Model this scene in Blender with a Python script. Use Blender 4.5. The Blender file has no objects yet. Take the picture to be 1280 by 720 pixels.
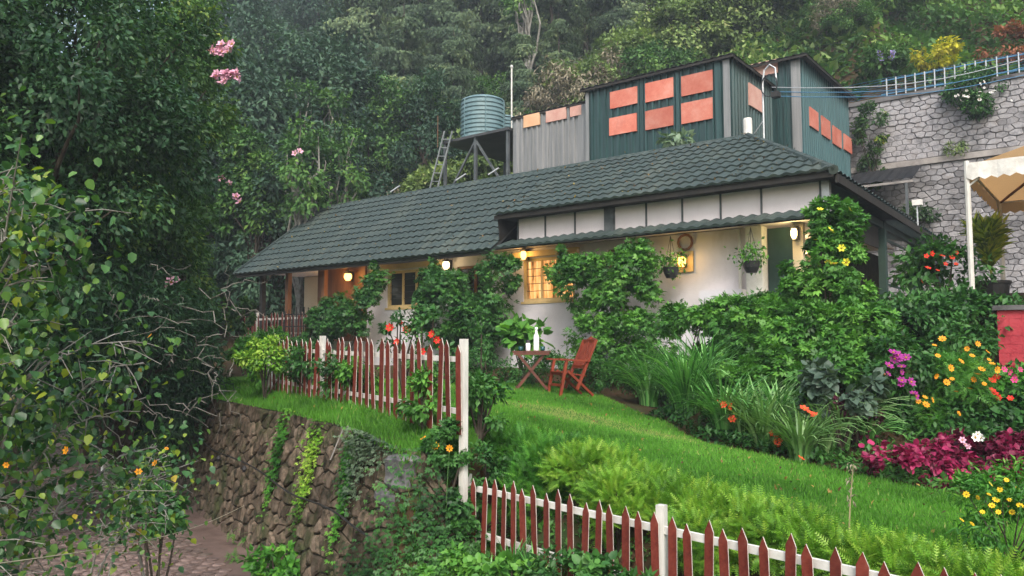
import bpy, math, random
import numpy as np
from mathutils import Vector, Matrix, Euler
R = math.radians
random.seed(7); rng = np.random.default_rng(7)
scene = bpy.context.scene
col = scene.collection

# ------------------------------------------------------------------ camera, sky, sun, exposure
CAM = np.array([0.0, 0.0, 0.8]); YAW = R(52); PITCH = math.atan(76/994.0); FPX = 994.0
FH = np.array([-math.cos(YAW), math.sin(YAW), 0.0]); RT = np.array([math.sin(YAW), math.cos(YAW), 0.0])
cam = bpy.data.cameras.new('camera'); camo = bpy.data.objects.new('camera', cam); col.objects.link(camo)
cam.sensor_width = 36; cam.lens = 36*FPX/1280; cam.clip_start = 0.05; cam.clip_end = 600
camo.location = CAM
camo.rotation_euler = Vector((FH[0]*math.cos(PITCH), FH[1]*math.cos(PITCH), math.sin(PITCH))).to_track_quat('-Z', 'Y').to_euler()
scene.camera = camo
SUN_DIR = Vector((0.55, -0.62, 0.85)).normalized()        # towards the sun
w = bpy.data.worlds.new('World'); scene.world = w; w.use_nodes = True
nt = w.node_tree; nt.nodes.clear()
sky = nt.nodes.new('ShaderNodeTexSky'); sky.sky_type = 'NISHITA'; sky.sun_disc = False
sky.sun_elevation = math.asin(SUN_DIR.z); sky.sun_rotation = math.atan2(SUN_DIR.x, SUN_DIR.y)
sky.air_density = 1.6; sky.dust_density = 4.0
hs = nt.nodes.new('ShaderNodeHueSaturation'); hs.inputs['Saturation'].default_value = 0.85
bg = nt.nodes.new('ShaderNodeBackground'); bg.inputs['Strength'].default_value = 0.135
wo = nt.nodes.new('ShaderNodeOutputWorld')
nt.links.new(sky.outputs[0], hs.inputs['Color']); nt.links.new(hs.outputs[0], bg.inputs['Color']); nt.links.new(bg.outputs[0], wo.inputs['Surface'])
sl = bpy.data.lights.new('sun', 'SUN'); sl.energy = 1.5; sl.angle = R(16); sl.color = (1.0, 0.98, 0.96)
so = bpy.data.objects.new('sun', sl); col.objects.link(so)
so.rotation_euler = SUN_DIR.to_track_quat('Z', 'Y').to_euler(); so.location = (20, -20, 30)
scene.view_settings.view_transform = 'Standard'; scene.view_settings.look = 'None'
scene.view_settings.exposure = 1.1; scene.view_settings.gamma = 1.0
scene.view_settings.use_curve_mapping = False
scene.cycles.max_bounces = 5; scene.cycles.diffuse_bounces = 3; scene.cycles.glossy_bounces = 2
scene.cycles.transmission_bounces = 3; scene.cycles.transparent_max_bounces = 4; scene.cycles.volume_bounces = 0
scene.cycles.use_denoising = True
scene.cycles.use_adaptive_sampling = True; scene.cycles.adaptive_threshold = 0.02

# ------------------------------------------------------------------ geometry of the place
def ray(x, y):
    fw = FH*math.cos(PITCH)+np.array([0, 0, math.sin(PITCH)]); u = -FH*math.sin(PITCH)+np.array([0, 0, math.cos(PITCH)])
    return fw+(x-640)/FPX*RT+(360-y)/FPX*u
def atY(x, y, Y): d = ray(x, y); return CAM+d*(Y/d[1])
def atX(x, y, X): d = ray(x, y); return CAM+d*(X/d[0])
def atD(x, y, D): d = ray(x, y); return CAM+d*(D/float(d@FH))
def sstep(a, b, x):
    t = np.clip((x-a)/(b-a), 0, 1); return t*t*(3-2*t)
def wall_s(X, Y):      # signed distance to the top edge of the garden retaining wall, + is the lawn side
    return (Y-6.17)*0.950+(X+5.9)*0.3115
def fence_y(X): return 6.81-0.266*(X+5.9)
def hnoise(X, Y):
    return np.sin(X*.31+1.3)*np.cos(Y*.27+.4)+.5*np.sin(X*.83+Y*.61)+.3*np.sin(X*1.7-Y*1.9+2)
def height(X, Y):
    X = np.asarray(X, float); Y = np.asarray(Y, float)
    n = hnoise(X, Y)
    lawn = np.minimum(.06, -.62-.1117*X-.033*Y)+.012*n
    pad = lawn+(0.35-lawn)*sstep(13.6, 15.2, Y)
    bed = sstep(-6.2, -4.2, X)*sstep(10.2, 13.2, Y)
    tz = 1.38-.98*sstep(-2.9, -2.3, X)*(1-sstep(13.65, 13.85, Y))
    gar = pad+(tz-pad)*bed
    ws = wall_s(X, Y)
    # bank below the low fence
    sl_ = Y-fence_y(X)
    low = -2.3+.95*sstep(-1.6, .3, sl_)+.03*n
    bank = low+(gar-low)*sstep(.1, 1.5, sl_)
    path = -2.2+.10*np.maximum(0, -ws-3.6)
    gar = gar-.24*(1-sstep(0.05, .7, ws))
    wl = path+(gar-path)*np.clip((ws+.42)/.40, 0, 1)
    k = sstep(-6.3, -5.95, X)
    g = wl*(1-k)+bank*k
    # the hill behind
    left = sstep(-8.3, -7.9, X)
    hillL = 3.5+.78*(Y-22)+.35*n
    kL = sstep(17.5, 22.5, Y)
    gl = g*(1-kL)+np.where(Y > 17.5, hillL, g)*kL
    far = sstep(-24, -29, X)
    gl2 = np.maximum(gl, -2.2+.62*(Y-13)+.3*n)
    gl = gl*(1-far)+gl2*far
    gr = g+sstep(15, 20, Y)*.6
    hillR = 9.55+.72*(Y-30.3)+.3*n
    gr = np.where(Y > 30.25, hillR, gr)
    out = gl*(1-left)+gr*left
    return np.where((Y > 30.25) & (X > -13), np.maximum(out, hillR-.5), out)
def hz(x, y): return float(height(x, y))
def gp(px, py, lo=3.0, hi=60.0):                          # where a line of sight meets the ground
    d = ray(px, py); d = d/float(d@FH); t = lo
    while t < hi:
        p = CAM+d*t
        if p[2] < hz(p[0], p[1]): return p
        t += .04
    return CAM+d*hi
def spot(px, D):                                          # ground point in a direction, D metres ahead
    p = CAM+FH*D+RT*((px-640)/FPX*D); return np.array([p[0], p[1], hz(p[0], p[1])])

# ------------------------------------------------------------------ materials
MATS = {}
def newmat(name):
    m = bpy.data.materials.new(name); m.use_nodes = True; nt = m.node_tree; nt.nodes.clear()
    o = nt.nodes.new('ShaderNodeOutputMaterial'); return m, nt, o
def mix_rgb(nt, fac, a, b, mode='MIX'):
    n = nt.nodes.new('ShaderNodeMix'); n.data_type = 'RGBA'; n.blend_type = mode
    for sock, val in ((n.inputs[0], fac), (n.inputs[6], a), (n.inputs[7], b)):
        if hasattr(val, 'is_linked') or isinstance(val, bpy.types.NodeSocket): nt.links.new(val, sock)
        elif isinstance(val, (int, float)): sock.default_value = val
        else: sock.default_value = (*val, 1)
    return n.outputs[2]
def noise(nt, scale, detail=4, rough=.6, coord='Object', stretch=None):
    tc = nt.nodes.new('ShaderNodeTexCoord'); n = nt.nodes.new('ShaderNodeTexNoise')
    n.inputs['Scale'].default_value = scale; n.inputs['Detail'].default_value = detail; n.inputs['Roughness'].default_value = rough
    out = tc.outputs[coord if coord != 'World' else 'Object']
    if stretch:
        mp = nt.nodes.new('ShaderNodeMapping'); mp.inputs['Scale'].default_value = stretch
        nt.links.new(out, mp.inputs[0]); out = mp.outputs[0]
    if coord == 'World': out = nt.nodes.new('ShaderNodeNewGeometry').outputs['Position']
    nt.links.new(out, n.inputs['Vector']); return n.outputs['Fac']
def ramp(nt, fac, stops):
    r = nt.nodes.new('ShaderNodeValToRGB'); e = r.color_ramp.elements
    while len(e) < len(stops): e.new(.5)
    for k, (p, c) in enumerate(stops): e[k].position = p; e[k].color = (*c, 1)
    nt.links.new(fac, r.inputs[0]); return r.outputs[0]
def M(name, c1, c2=None, scale=6, rough=.75, spec=.3, bump=.0, bscale=40, stretch=None, metal=0, vary=0, c3=None, lo=.35, hi=.65, stain=None):
    if name in MATS: return MATS[name]
    m, nt, o = newmat(name); b = nt.nodes.new('ShaderNodeBsdfPrincipled')
    nt.links.new(b.outputs[0], o.inputs['Surface'])
    b.inputs['Roughness'].default_value = rough; b.inputs['Specular IOR Level'].default_value = spec
    b.inputs['Metallic'].default_value = metal
    c = None
    if c2 is not None:
        f = noise(nt, scale, 6, .65, stretch=stretch)
        st = [(lo, c1), (hi, c2)] if c3 is None else [(lo, c1), ((lo+hi)/2, c2), (hi, c3)]
        c = ramp(nt, f, st)
    if vary:
        oi = nt.nodes.new('ShaderNodeObjectInfo'); mr = nt.nodes.new('ShaderNodeMapRange')
        mr.inputs['To Min'].default_value = 1-vary; mr.inputs['To Max'].default_value = 1+vary
        nt.links.new(oi.outputs['Random'], mr.inputs['Value'])
        cc = nt.nodes.new('ShaderNodeCombineColor')
        for k in range(3): nt.links.new(mr.outputs[0], cc.inputs[k])
        c = mix_rgb(nt, 1.0, c if c is not None else c1, cc.outputs[0], 'MULTIPLY')
    if stain:                                   # weathering with a shape of its own: (colour, scale, low, high, strength, stretch)
        sc_, s0, s1, s2, s3, s4 = stain
        nz = noise(nt, s0, 7, .7, 'World'); 
        if s4:
            g_ = nt.nodes.new('ShaderNodeNewGeometry'); mp = nt.nodes.new('ShaderNodeMapping'); mp.inputs['Scale'].default_value = s4
            nn_ = nt.nodes.new('ShaderNodeTexNoise'); nn_.inputs['Scale'].default_value = s0; nn_.inputs['Detail'].default_value = 7; nn_.inputs['Roughness'].default_value = .68
            nt.links.new(g_.outputs['Position'], mp.inputs[0]); nt.links.new(mp.outputs[0], nn_.inputs['Vector']); nz = nn_.outputs['Fac']
        mr2 = nt.nodes.new('ShaderNodeMapRange'); mr2.inputs['From Min'].default_value = s1; mr2.inputs['From Max'].default_value = s2; mr2.inputs['To Max'].default_value = s3
        nt.links.new(nz, mr2.inputs['Value'])
        c = mix_rgb(nt, mr2.outputs[0], c if c is not None else c1, sc_)
    if c is not None: nt.links.new(c, b.inputs['Base Color'])
    else: b.inputs['Base Color'].default_value = (*c1, 1)
    if bump:
        bp = nt.nodes.new('ShaderNodeBump'); bp.inputs['Strength'].default_value = bump; bp.inputs['Distance'].default_value = .02
        nt.links.new(noise(nt, bscale, 5, .6), bp.inputs['Height']); nt.links.new(bp.outputs[0], b.inputs['Normal'])
    MATS[name] = m; return m
def LM(name, stops, rough=.5, spec=.35, trans=.25, tint=(1.1, 1.25, .5), gain=1.5, low_shade=.55):   # leaves: colour by each leaf's own random value
    if name in MATS: return MATS[name]
    stops = [(p, tuple(min(.8, c*gain*(low_shade if p == 0 else 1)) for c in cc)) for p, cc in stops]  # darkest leaf tone deepened, painting in the shade between leaves
    m, nt, o = newmat(name); b = nt.nodes.new('ShaderNodeBsdfPrincipled')
    a = nt.nodes.new('ShaderNodeAttribute'); a.attribute_name = 'v'
    c = ramp(nt, a.outputs['Fac'], stops); nt.links.new(c, b.inputs['Base Color'])
    b.inputs['Roughness'].default_value = rough; b.inputs['Specular IOR Level'].default_value = spec
    if trans:
        t = nt.nodes.new('ShaderNodeBsdfTranslucent'); nt.links.new(mix_rgb(nt, 1.0, c, tint, 'MULTIPLY'), t.inputs['Color'])
        mx = nt.nodes.new('ShaderNodeMixShader'); mx.inputs[0].default_value = trans
        nt.links.new(b.outputs[0], mx.inputs[1]); nt.links.new(t.outputs[0], mx.inputs[2]); nt.links.new(mx.outputs[0], o.inputs['Surface'])
    else: nt.links.new(b.outputs[0], o.inputs['Surface'])
    MATS[name] = m; return m
def EM(name, c, s):
    m, nt, o = newmat(name); e = nt.nodes.new('ShaderNodeEmission'); e.inputs[0].default_value = (*c, 1); e.inputs[1].default_value = s
    nt.links.new(e.outputs[0], o.inputs['Surface']); return m

# ------------------------------------------------------------------ mesh helpers
ROOTLOC = {}
def link(o, parent=None, local=False):
    col.objects.link(o)
    if parent is not None:
        o.parent = parent
        if not local and parent.name in ROOTLOC: o.matrix_parent_inverse = Matrix.Translation(-ROOTLOC[parent.name])
    return o
def tag(o, label=None, cat=None, group=None, kind=None):
    if label: o['label'] = label
    if cat: o['category'] = cat
    if group: o['group'] = group
    if kind: o['kind'] = kind
    return o
def thing(name, label, cat, loc, group=None, rz=0):
    o = bpy.data.objects.new(name, None); o.empty_display_size = .2
    o.location = Vector([float(a) for a in loc]); o.rotation_euler.z = rz
    col.objects.link(o); ROOTLOC[o.name] = o.location.copy()
    return tag(o, label, cat, group)
class MB:
    def __init__(s): s.v = []; s.f = []; s.m = []
    def add(s, vs, fs, mi=0):
        b = len(s.v); s.v += [tuple(float(c) for c in p) for p in vs]; s.f += [tuple(b+i for i in f) for f in fs]; s.m += [mi]*len(fs); return s
    def box(s, lo, hi, mi=0):
        x0, y0, z0 = lo; x1, y1, z1 = hi
        return s.add([(x0,y0,z0),(x1,y0,z0),(x1,y1,z0),(x0,y1,z0),(x0,y0,z1),(x1,y0,z1),(x1,y1,z1),(x0,y1,z1)],
                     [(0,3,2,1),(4,5,6,7),(0,1,5,4),(1,2,6,5),(2,3,7,6),(3,0,4,7)], mi)
    def bar(s, p0, p1, w, h, up=(0, 0, 1), mi=0):
        p0 = Vector([float(a) for a in p0]); p1 = Vector([float(a) for a in p1]); d = (p1-p0).normalized(); u = Vector(up)
        if abs(d.dot(u)) > .95: u = Vector((1, 0, 0))
        sx = d.cross(u).normalized()*w/2; uu = sx.cross(d).normalized()*h/2
        vs = [p+a*sx+b*uu for p in (p0, p1) for a, b in ((-1,-1),(1,-1),(1,1),(-1,1))]
        return s.add(vs, [(3,2,1,0),(4,5,6,7),(0,1,5,4),(1,2,6,5),(2,3,7,6),(3,0,4,7)], mi)
    def tube(s, pts, rad, n=6, mi=0, cap=True):
        pts = [Vector([float(a) for a in p]) for p in pts]
        if not hasattr(rad, '__len__'): rad = [rad]*len(pts)
        b = len(s.v); prev = None
        for i, p in enumerate(pts):
            d = (pts[min(i+1, len(pts)-1)]-pts[max(i-1, 0)]).normalized()
            u = Vector((0, 0, 1)) if abs(d.z) < .9 else Vector((1, 0, 0))
            if prev is not None and prev.cross(d).length > .1: u = prev
            sx = d.cross(u).normalized(); uu = sx.cross(d); prev = uu
            for k in range(n):
                a = 2*math.pi*k/n; q = p+rad[i]*(math.cos(a)*sx+math.sin(a)*uu); s.v.append((q.x, q.y, q.z))
        for i in range(len(pts)-1):
            for k in range(n):
                k2 = (k+1) % n; s.f.append((b+i*n+k, b+(i+1)*n+k, b+(i+1)*n+k2, b+i*n+k2)); s.m.append(mi)
        if cap:
            s.f.append(tuple(b+k for k in range(n))); s.f.append(tuple(b+(len(pts)-1)*n+k for k in reversed(range(n)))); s.m += [mi, mi]
        return s
    def lathe(s, c, prof, n=16, mi=0):          # prof: (radius, z) from bottom to top
        cx, cy, cz = c; b = len(s.v)
        for r_, z_ in prof:
            for k in range(n):
                a = 2*math.pi*k/n; s.v.append((cx+r_*math.cos(a), cy+r_*math.sin(a), cz+z_))
        for i in range(len(prof)-1):
            for k in range(n):
                k2 = (k+1) % n; s.f.append((b+i*n+k, b+i*n+k2, b+(i+1)*n+k2, b+(i+1)*n+k)); s.m.append(mi)
        s.f.append(tuple(b+k for k in reversed(range(n)))); s.f.append(tuple(b+(len(prof)-1)*n+k for k in range(n))); s.m += [mi, mi]
        return s
    def mesh(s, name, mats, smooth=False):
        me = bpy.data.meshes.new(name); me.from_pydata(s.v, [], s.f)
        for m in (mats if isinstance(mats, (list, tuple)) else [mats]): me.materials.append(m)
        if any(s.m): me.polygons.foreach_set('material_index', s.m)
        if smooth: me.polygons.foreach_set('use_smooth', [True]*len(me.polygons))
        me.update(); return me
    def build(s, name, mats, parent=None, local=False, smooth=False):
        return link(bpy.data.objects.new(name, s.mesh(name, mats, smooth)), parent, local)
def np_mesh(name, V, Fc, mat, v=None, smooth=False):
    me = bpy.data.meshes.new(name); nv = len(V); nf, k = Fc.shape
    me.vertices.add(nv); me.vertices.foreach_set('co', V.astype(np.float32).ravel())
    me.loops.add(nf*k); me.loops.foreach_set('vertex_index', Fc.astype(np.int32).ravel())
    me.polygons.add(nf); me.polygons.foreach_set('loop_start', np.arange(0, nf*k, k, dtype=np.int32))
    if v is not None:
        at = me.attributes.new('v', 'FLOAT', 'POINT'); at.data.foreach_set('value', v.astype(np.float32))
    if mat: me.materials.append(mat)
    if smooth: me.polygons.foreach_set('use_smooth', np.ones(nf, dtype=bool))
    me.update(calc_edges=True); me.validate(); return me
def place(me, name, parent=None, local=False, loc=None):
    o = bpy.data.objects.new(name, me)
    if loc is not None: o.location = Vector([float(a) for a in loc])
    return link(o, parent, local)
def unit(a): return a/np.maximum(np.linalg.norm(a, axis=-1, keepdims=True), 1e-9)

# leaf templates: x across, y to the tip, z the upper side
def feather(n=7, spread=.34):
    v = []; f = []
    for i in range(n):
        y = .08+.85*i/n; l = spread*(1-.75*i/n)
        for s in (-1, 1):
            b = len(v); v += [(0, y-.035, 0), (s*l, y+l*.55, .02-.1*l), (0, y+.045, 0)]; f.append((b, b+1, b+2))
    b = len(v); v += [(-.018, 0, 0), (.018, 0, 0), (0, 1.05, -.05)]; f.append((b, b+1, b+2))
    return np.array(v), np.array(f)
def spray(n=6):
    v = []; f = []
    for i in range(n):
        a = (i/(n-1)-.5)*1.5; l = 1-.35*abs(a); x0 = .1*a
        b = len(v); v += [(x0-.04, .05*i/n, 0), (x0+.04, .05, 0), (math.sin(a)*l*.42, math.cos(a)*l, -.25*l)]; f.append((b, b+1, b+2))
    return np.array(v), np.array(f)
T_LEAF = (np.array([(0,0,0),(.27,.45,.07),(0,1,-.12),(-.27,.45,.07)]), np.array([(0,1,2),(0,2,3)]))
T_LONG = (np.array([(0,0,0),(.15,.4,.04),(0,1,-.2),(-.15,.4,.04)]), np.array([(0,1,2),(0,2,3)]))
T_BROAD = (np.array([(0,0,0),(.38,.22,.08),(.33,.65,.06),(0,1,-.1),(-.33,.65,.06),(-.38,.22,.08)]), np.array([(0,1,2,3),(0,3,4,5)]))
T_LOBE = (np.array([(0,.1,0),(.22,.5,.05),(0,1,-.06),(-.22,.5,.05), (.1,.3,0),(.55,.62,-.04),(.5,.15,.0),(.15,0,.03), (-.1,.3,0),(-.15,0,.03),(-.5,.15,.0),(-.55,.62,-.04)]),
          np.array([(0,1,2,3),(4,7,6,5),(8,11,10,9)]))
T_FEATH = feather(6, .3); T_SPRAY = spray(); T_FEATH2 = feather(5, .28)
def cloud(P, T, N, S, tm, vv=None, wid=1.0):
    tv, tf = tm; T = unit(T); B = unit(np.cross(T, N)); N2 = np.cross(B, T)
    V = P[:, None, :]+S[:, None, None]*(wid*tv[None, :, 0, None]*B[:, None, :]+tv[None, :, 1, None]*T[:, None, :]+tv[None, :, 2, None]*N2[:, None, :])
    n, k = len(P), len(tv)
    Fc = (tf[None]+(np.arange(n)*k)[:, None, None]).reshape(-1, tf.shape[1])
    return V.reshape(-1, 3), Fc, (np.repeat(vv, k) if vv is not None else None)
def rdir(n): return unit(rng.normal(size=(n, 3)))
def clump_points(blobs, n, ncl, cr, up=.25, shell=.6):
    """leaf positions in clumps spread through ellipsoids; blobs: list of (centre, radii)"""
    blobs = [(np.array(c, float), np.array(r_, float)) for c, r_ in blobs]
    wts = np.array([np.prod(r_)**(2/3.) for c, r_ in blobs]); wts /= wts.sum()
    bi = rng.choice(len(blobs), ncl, p=wts)
    C = np.array([b[0] for b in blobs])[bi]; Rr = np.array([b[1] for b in blobs])[bi]
    d = rdir(ncl); d[:, 2] = d[:, 2]+up; d = unit(d)
    rad = shell+(1-shell)*rng.random(ncl)**.6
    cc = C+Rr*d*rad[:, None]; cv = rng.random(ncl); cs = cr*(.6+.8*rng.random(ncl))
    ci = rng.integers(0, ncl, n); u = rdir(n); rr = rng.random(n)**.45
    P = cc[ci]+u*(cs[ci]*rr)[:, None]*np.array([1, 1, .8])
    out = unit(u*.7+d[ci]*.7)
    return P, out, np.clip(.55*cv[ci]+.45*rng.random(n), 0, 1), cc
def leaf_mesh(name, P, out, vv, size, tm, mat, droop=.35, wid=1.0, jit=.7):
    n = len(P)
    T = out*.7+rdir(n)*jit; T[:, 2] -= droop
    N = out*.6+rdir(n)*.5; N[:, 2] += .7
    S = size*(.65+.7*rng.random(n))
    V, Fc, v = cloud(P, T, N, S, tm, vv, wid)
    return np_mesh(name, V, Fc, mat, v)
def stems_mesh(name, base, targets, r0, r1, mat, bend=.25, n=5, seg=5):
    mb = MB(); base = np.array(base, float)
    for t in targets:
        t = np.array(t, float); d = t-base; L = np.linalg.norm(d); off = rdir(1)[0]*L*bend*.4; pts = []
        for i in range(seg+1):
            k = i/seg; p = base+d*k; p[:2] = base[:2]+d[:2]*(k**1.3); pts.append(p+off*math.sin(k*math.pi)*.5)
        mb.tube(pts, [r0+(r1-r0)*i/seg for i in range(seg+1)], n, cap=False)
    return mb.mesh(name, mat)
def plant(name, label, cat, blobs, n, size, tm, mat, base=None, group=None, ncl=None, cr=None, up=.25, shell=.6, droop=.35,
          wood=None, nst=6, sr=.02, wid=1.0, jit=.7, part='foliage'):
    c0 = np.array(blobs[0][0], float)
    if base is None: base = (c0[0], c0[1], hz(c0[0], c0[1]))
    rmean = np.mean([np.mean(b[1]) for b in blobs])
    if ncl is None: ncl = max(10, n//70)
    if cr is None: cr = rmean*.35
    root = thing(name, label, cat, base, group)
    P, out, vv, cc = clump_points(blobs, n, ncl, cr, up, shell)
    keep = P[:, 2] > height(P[:, 0], P[:, 1])+.01
    me = leaf_mesh(part, P[keep], out[keep], vv[keep], size, tm, mat, droop, wid, jit)
    place(me, part, root)
    if nst:
        idx = rng.choice(len(cc), min(nst, len(cc)), replace=False)
        place(stems_mesh('stem', base, cc[idx], sr, sr*.4, wood or MATS['bark']), 'stem', root)
    root_c = cc
    return root, cc
BLOOMS = {}
def bloom_mesh(key, mat, centre, petals=6, size=.05, cup=.3):
    if key in BLOOMS: return BLOOMS[key]
    mb = MB()
    for k in range(petals):
        a = 2*math.pi*k/petals; da = math.pi/petals*.95
        p = lambda r_, b, z: (size*r_*math.cos(b), size*r_*math.sin(b), size*z)
        mb.add([p(.12, a, 0), p(.75, a-da*.9, cup*.7), p(1.05, a, cup), p(.75, a+da*.9, cup*.7)], [(0, 1, 2, 3)])
    mb.lathe((0, 0, 0), [(size*.2, -.02*size), (size*.22, .15*size), (size*.08, .25*size)], 6, 1)
    BLOOMS[key] = mb.mesh(key, [mat, centre]); return BLOOMS[key]
def blooms(root, me, pts, name='bloom', face=None):
    for p in pts:
        o = place(me, name, root, loc=p)
        if face is None: d = unit(np.array([.35, -.55, .45])+rng.normal(size=3)*.45)
        else: d = unit(np.array(face)+rng.normal(size=3)*.35)
        o.rotation_euler = Vector(d).to_track_quat('Z', 'Y').to_euler(); s_ = .75+.5*random.random(); o.scale = (s_,)*3
def strap_plant(name, label, cat, base, n, length, mat, group=None, wdt=.03, spread=1.0, part='leaf_clump'):
    root = thing(name, label, cat, base, group); base = np.array(base, float)
    K = 6; az = rng.random(n)*2*math.pi; L = length*(.6+.5*rng.random(n)); lean = spread*(.45+.75*rng.random(n))
    V = []; 
    dirs = np.stack([np.cos(az), np.sin(az), 0*az], 1); side = np.stack([-np.sin(az), np.cos(az), 0*az], 1)
    b0 = base+dirs*(rng.random(n)*.14*length)[:, None]
    vv = rng.random(n)
    for k in range(K+1):
        t = k/K; ang = lean*1.9*t
        x = L*(np.where(lean > 1e-3, (1-np.cos(ang))/(1.9*lean), 0)); z = L*np.sin(ang)/(1.9*lean)
        c = b0+dirs*x[:, None]; c[:, 2] += z
        ww = wdt*(1-t**2.5)*(.6+.4*min(1, t*4))
        V.append(c-side*ww/2); V.append(c+side*ww/2+np.array([0, 0, .004]))
    V = np.stack(V, 1); nv = V.shape[1]
    q = np.array([(2*k, 2*k+1, 2*k+3, 2*k+2) for k in range(K)])
    Fc = (q[None]+(np.arange(n)*nv)[:, None, None]).reshape(-1, 4)
    V = V.reshape(-1, 3); V[:, 2] = np.maximum(V[:, 2], height(V[:, 0], V[:, 1])+.01)
    place(np_mesh(part, V, Fc, mat, np.repeat(vv, nv)), part, root)
    return root
def voronoi(u0, u1, v0, v1, du, dv, jit=.45, brick=True):
    """cells of an uneven stone pattern: (seed, polygon) in wall coordinates"""
    seeds = []; row = 0; v = v0+dv/2
    while v < v1+dv*.3:
        u = u0+(du/2 if (row % 2 and brick) else 0)
        while u < u1+du*.3:
            seeds.append((u+random.uniform(-jit, jit)*du, v+random.uniform(-jit, jit)*dv)); u += du
        v += dv; row += 1
    S = np.array(seeds); cells = []
    sc = np.array([1/du, 1/dv])
    for i, s in enumerate(S):
        if not (u0 <= s[0] <= u1 and v0 <= s[1] <= v1): continue
        poly = [np.array(p) for p in ((max(u0, s[0]-2*du), max(v0, s[1]-2*dv)), (min(u1, s[0]+2*du), max(v0, s[1]-2*dv)), (min(u1, s[0]+2*du), min(v1, s[1]+2*dv)), (max(u0, s[0]-2*du), min(v1, s[1]+2*dv)))]
        d2 = (((S-s)*sc)**2).sum(1); nb = np.argsort(d2)[1:17]
        for j in nb:
            m = (s+S[j])/2; nrm = (S[j]-s)*sc*sc; out = []
            for a in range(len(poly)):
                p, q = poly[a], poly[(a+1) % len(poly)]; dp = (p-m)@nrm; dq = (q-m)@nrm
                if dp <= 0: out.append(p)
                if dp*dq < 0: out.append(p+(q-p)*(dp/(dp-dq)))
            poly = out
            if len(poly) < 3: break
        if len(poly) >= 3: cells.append((s, poly))
    return cells
def stone_verts(poly, fmap, joint, depth, bev=.72):
    """a stone standing proud of a wall; fmap(u, v, out) -> xyz"""
    c = sum(poly)/len(poly); n = len(poly); vs = []; tl = random.uniform(-.25, .25), random.uniform(-.25, .25)
    r_ = [max(.05, 1-joint/max(np.linalg.norm(p-c), 1e-6)) for p in poly]
    mx = max(np.linalg.norm(p-c) for p in poly)
    for p, k in zip(poly, r_): q = c+(p-c)*k; vs.append(fmap(q[0], q[1], -.02))
    for p, k in zip(poly, r_): q = c+(p-c)*k*.96; vs.append(fmap(q[0], q[1], depth*.55))
    for p, k in zip(poly, r_):
        q = c+(p-c)*k*bev; e = (q-c)/max(mx, 1e-6); vs.append(fmap(q[0], q[1], depth*(1+tl[0]*e[0]+tl[1]*e[1])))
    fs = []
    for a in range(2):
        for k in range(n): k2 = (k+1) % n; fs.append((a*n+k, a*n+k2, (a+1)*n+k2, (a+1)*n+k))
    fs.append(tuple(2*n+k for k in range(n)))
    return vs, fs
# ------------------------------------------------------------------ material library
BARK = M('bark', (.035,.027,.02), (.09,.075,.06), 9, .9, .1, .5, 30, stretch=(1,1,.25))
M('pale_bark', (.16,.15,.13), (.3,.29,.26), 7, .85, .15, .3, 30)
SOIL = M('soil', (.03,.05,.015), (.06,.035,.02), 1.4, .95, .1, .6, 18, c3=(.035,.06,.02), lo=.3, hi=.7)
LAWN = M('lawn_turf', (.035,.1,.012), (.06,.155,.018), 1.6, .95, .1, .4, 60, c3=(.15,.17,.05), lo=.35, hi=.78)
PATHM = M('path_concrete', (.085,.055,.045), (.15,.105,.09), 2.2, .85, .2, .35, 45, lo=.3, hi=.7)
COBBLE = M('cobble_stone', (.1,.07,.06), (.18,.13,.115), 9, .85, .2, .5, 60, vary=.3, stain=((.05,.045,.03), 1.2, .5, .68, .7, None))
MORTAR = M('mossy_mortar', (.02,.022,.012), (.05,.04,.03), 5, .95, .1, .6, 30)
RUBBLE = M('rubble_stone', (.03,.03,.018), (.115,.085,.062), 6.5, .92, .12, 1.0, 30, vary=.5, c3=(.18,.145,.11), lo=.36, hi=.7, stain=((.035,.05,.016), 1.3, .5, .64, .75, None))
GREYM = M('grey_mortar', (.06,.058,.06), (.2,.193,.195), 1.3, .95, .1, .6, 14, lo=.3, hi=.7)
GREYST = M('grey_stone', (.115,.113,.12), (.3,.292,.305), 3.0, .9, .15, .9, 14, vary=.34, c3=(.2,.185,.18), lo=.3, hi=.7, stain=((.075,.073,.07), .7, .47, .66, .75, (1, 1, .4)))
BAND = M('weathered_concrete', (.2,.185,.175), (.38,.35,.33), 1.8, .9, .15, .4, 25)
PLASTER = M('plaster', (.52,.505,.54), (.63,.61,.64), .9, .85, .2, .15, 30, stain=((.34,.31,.29), 1.6, .55, .78, .6, (1, 1, .3)))
CREAM = M('cream_plaster', (.6,.5,.36), (.68,.58,.43), 1.1, .85, .2, .1, 30)
TILE = M('roof_tile', (.026,.042,.038), (.048,.068,.063), 14, .62, .35, .3, 90, vary=.16, stain=((.085,.1,.08), .9, .5, .7, .7, (1.6, .35, .35)))
DARKT = M('dark_timber', (.015,.014,.013), (.03,.026,.022), 5, .7, .3, stretch=(1,1,.2))
DARKG = M('dark_green_paint', (.012,.035,.03), (.02,.05,.042), 3, .5, .4)
PANELW = M('clerestory_board', (.68,.63,.65), (.77,.72,.74), 1.1, .7, .25, .05, 20, vary=.05, stain=((.45,.4,.39), 1.5, .56, .8, .25, (1, 1, .3)))
STEEL = M('steel_frame', (.05,.06,.065), (.1,.11,.115), 6, .5, .4)
BROWN = M('brown_wood', (.11,.045,.02), (.2,.09,.04), 6, .6, .35, .1, 20, stretch=(1,1,.15))
YELLOWF = M('yellow_window_paint', (.5,.36,.16), (.6,.45,.22), 4, .6, .3)
BRICKR = M('brown_brick', (.09,.045,.032), (.17,.085,.06), 6, .9, .15, .4, 30, vary=.3)
SHEETG = M('green_sheet', (.006,.024,.024), (.035,.085,.085), 3.5, .4, .5, 0, stretch=(3,3,.12), lo=.35, hi=.7)
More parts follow.
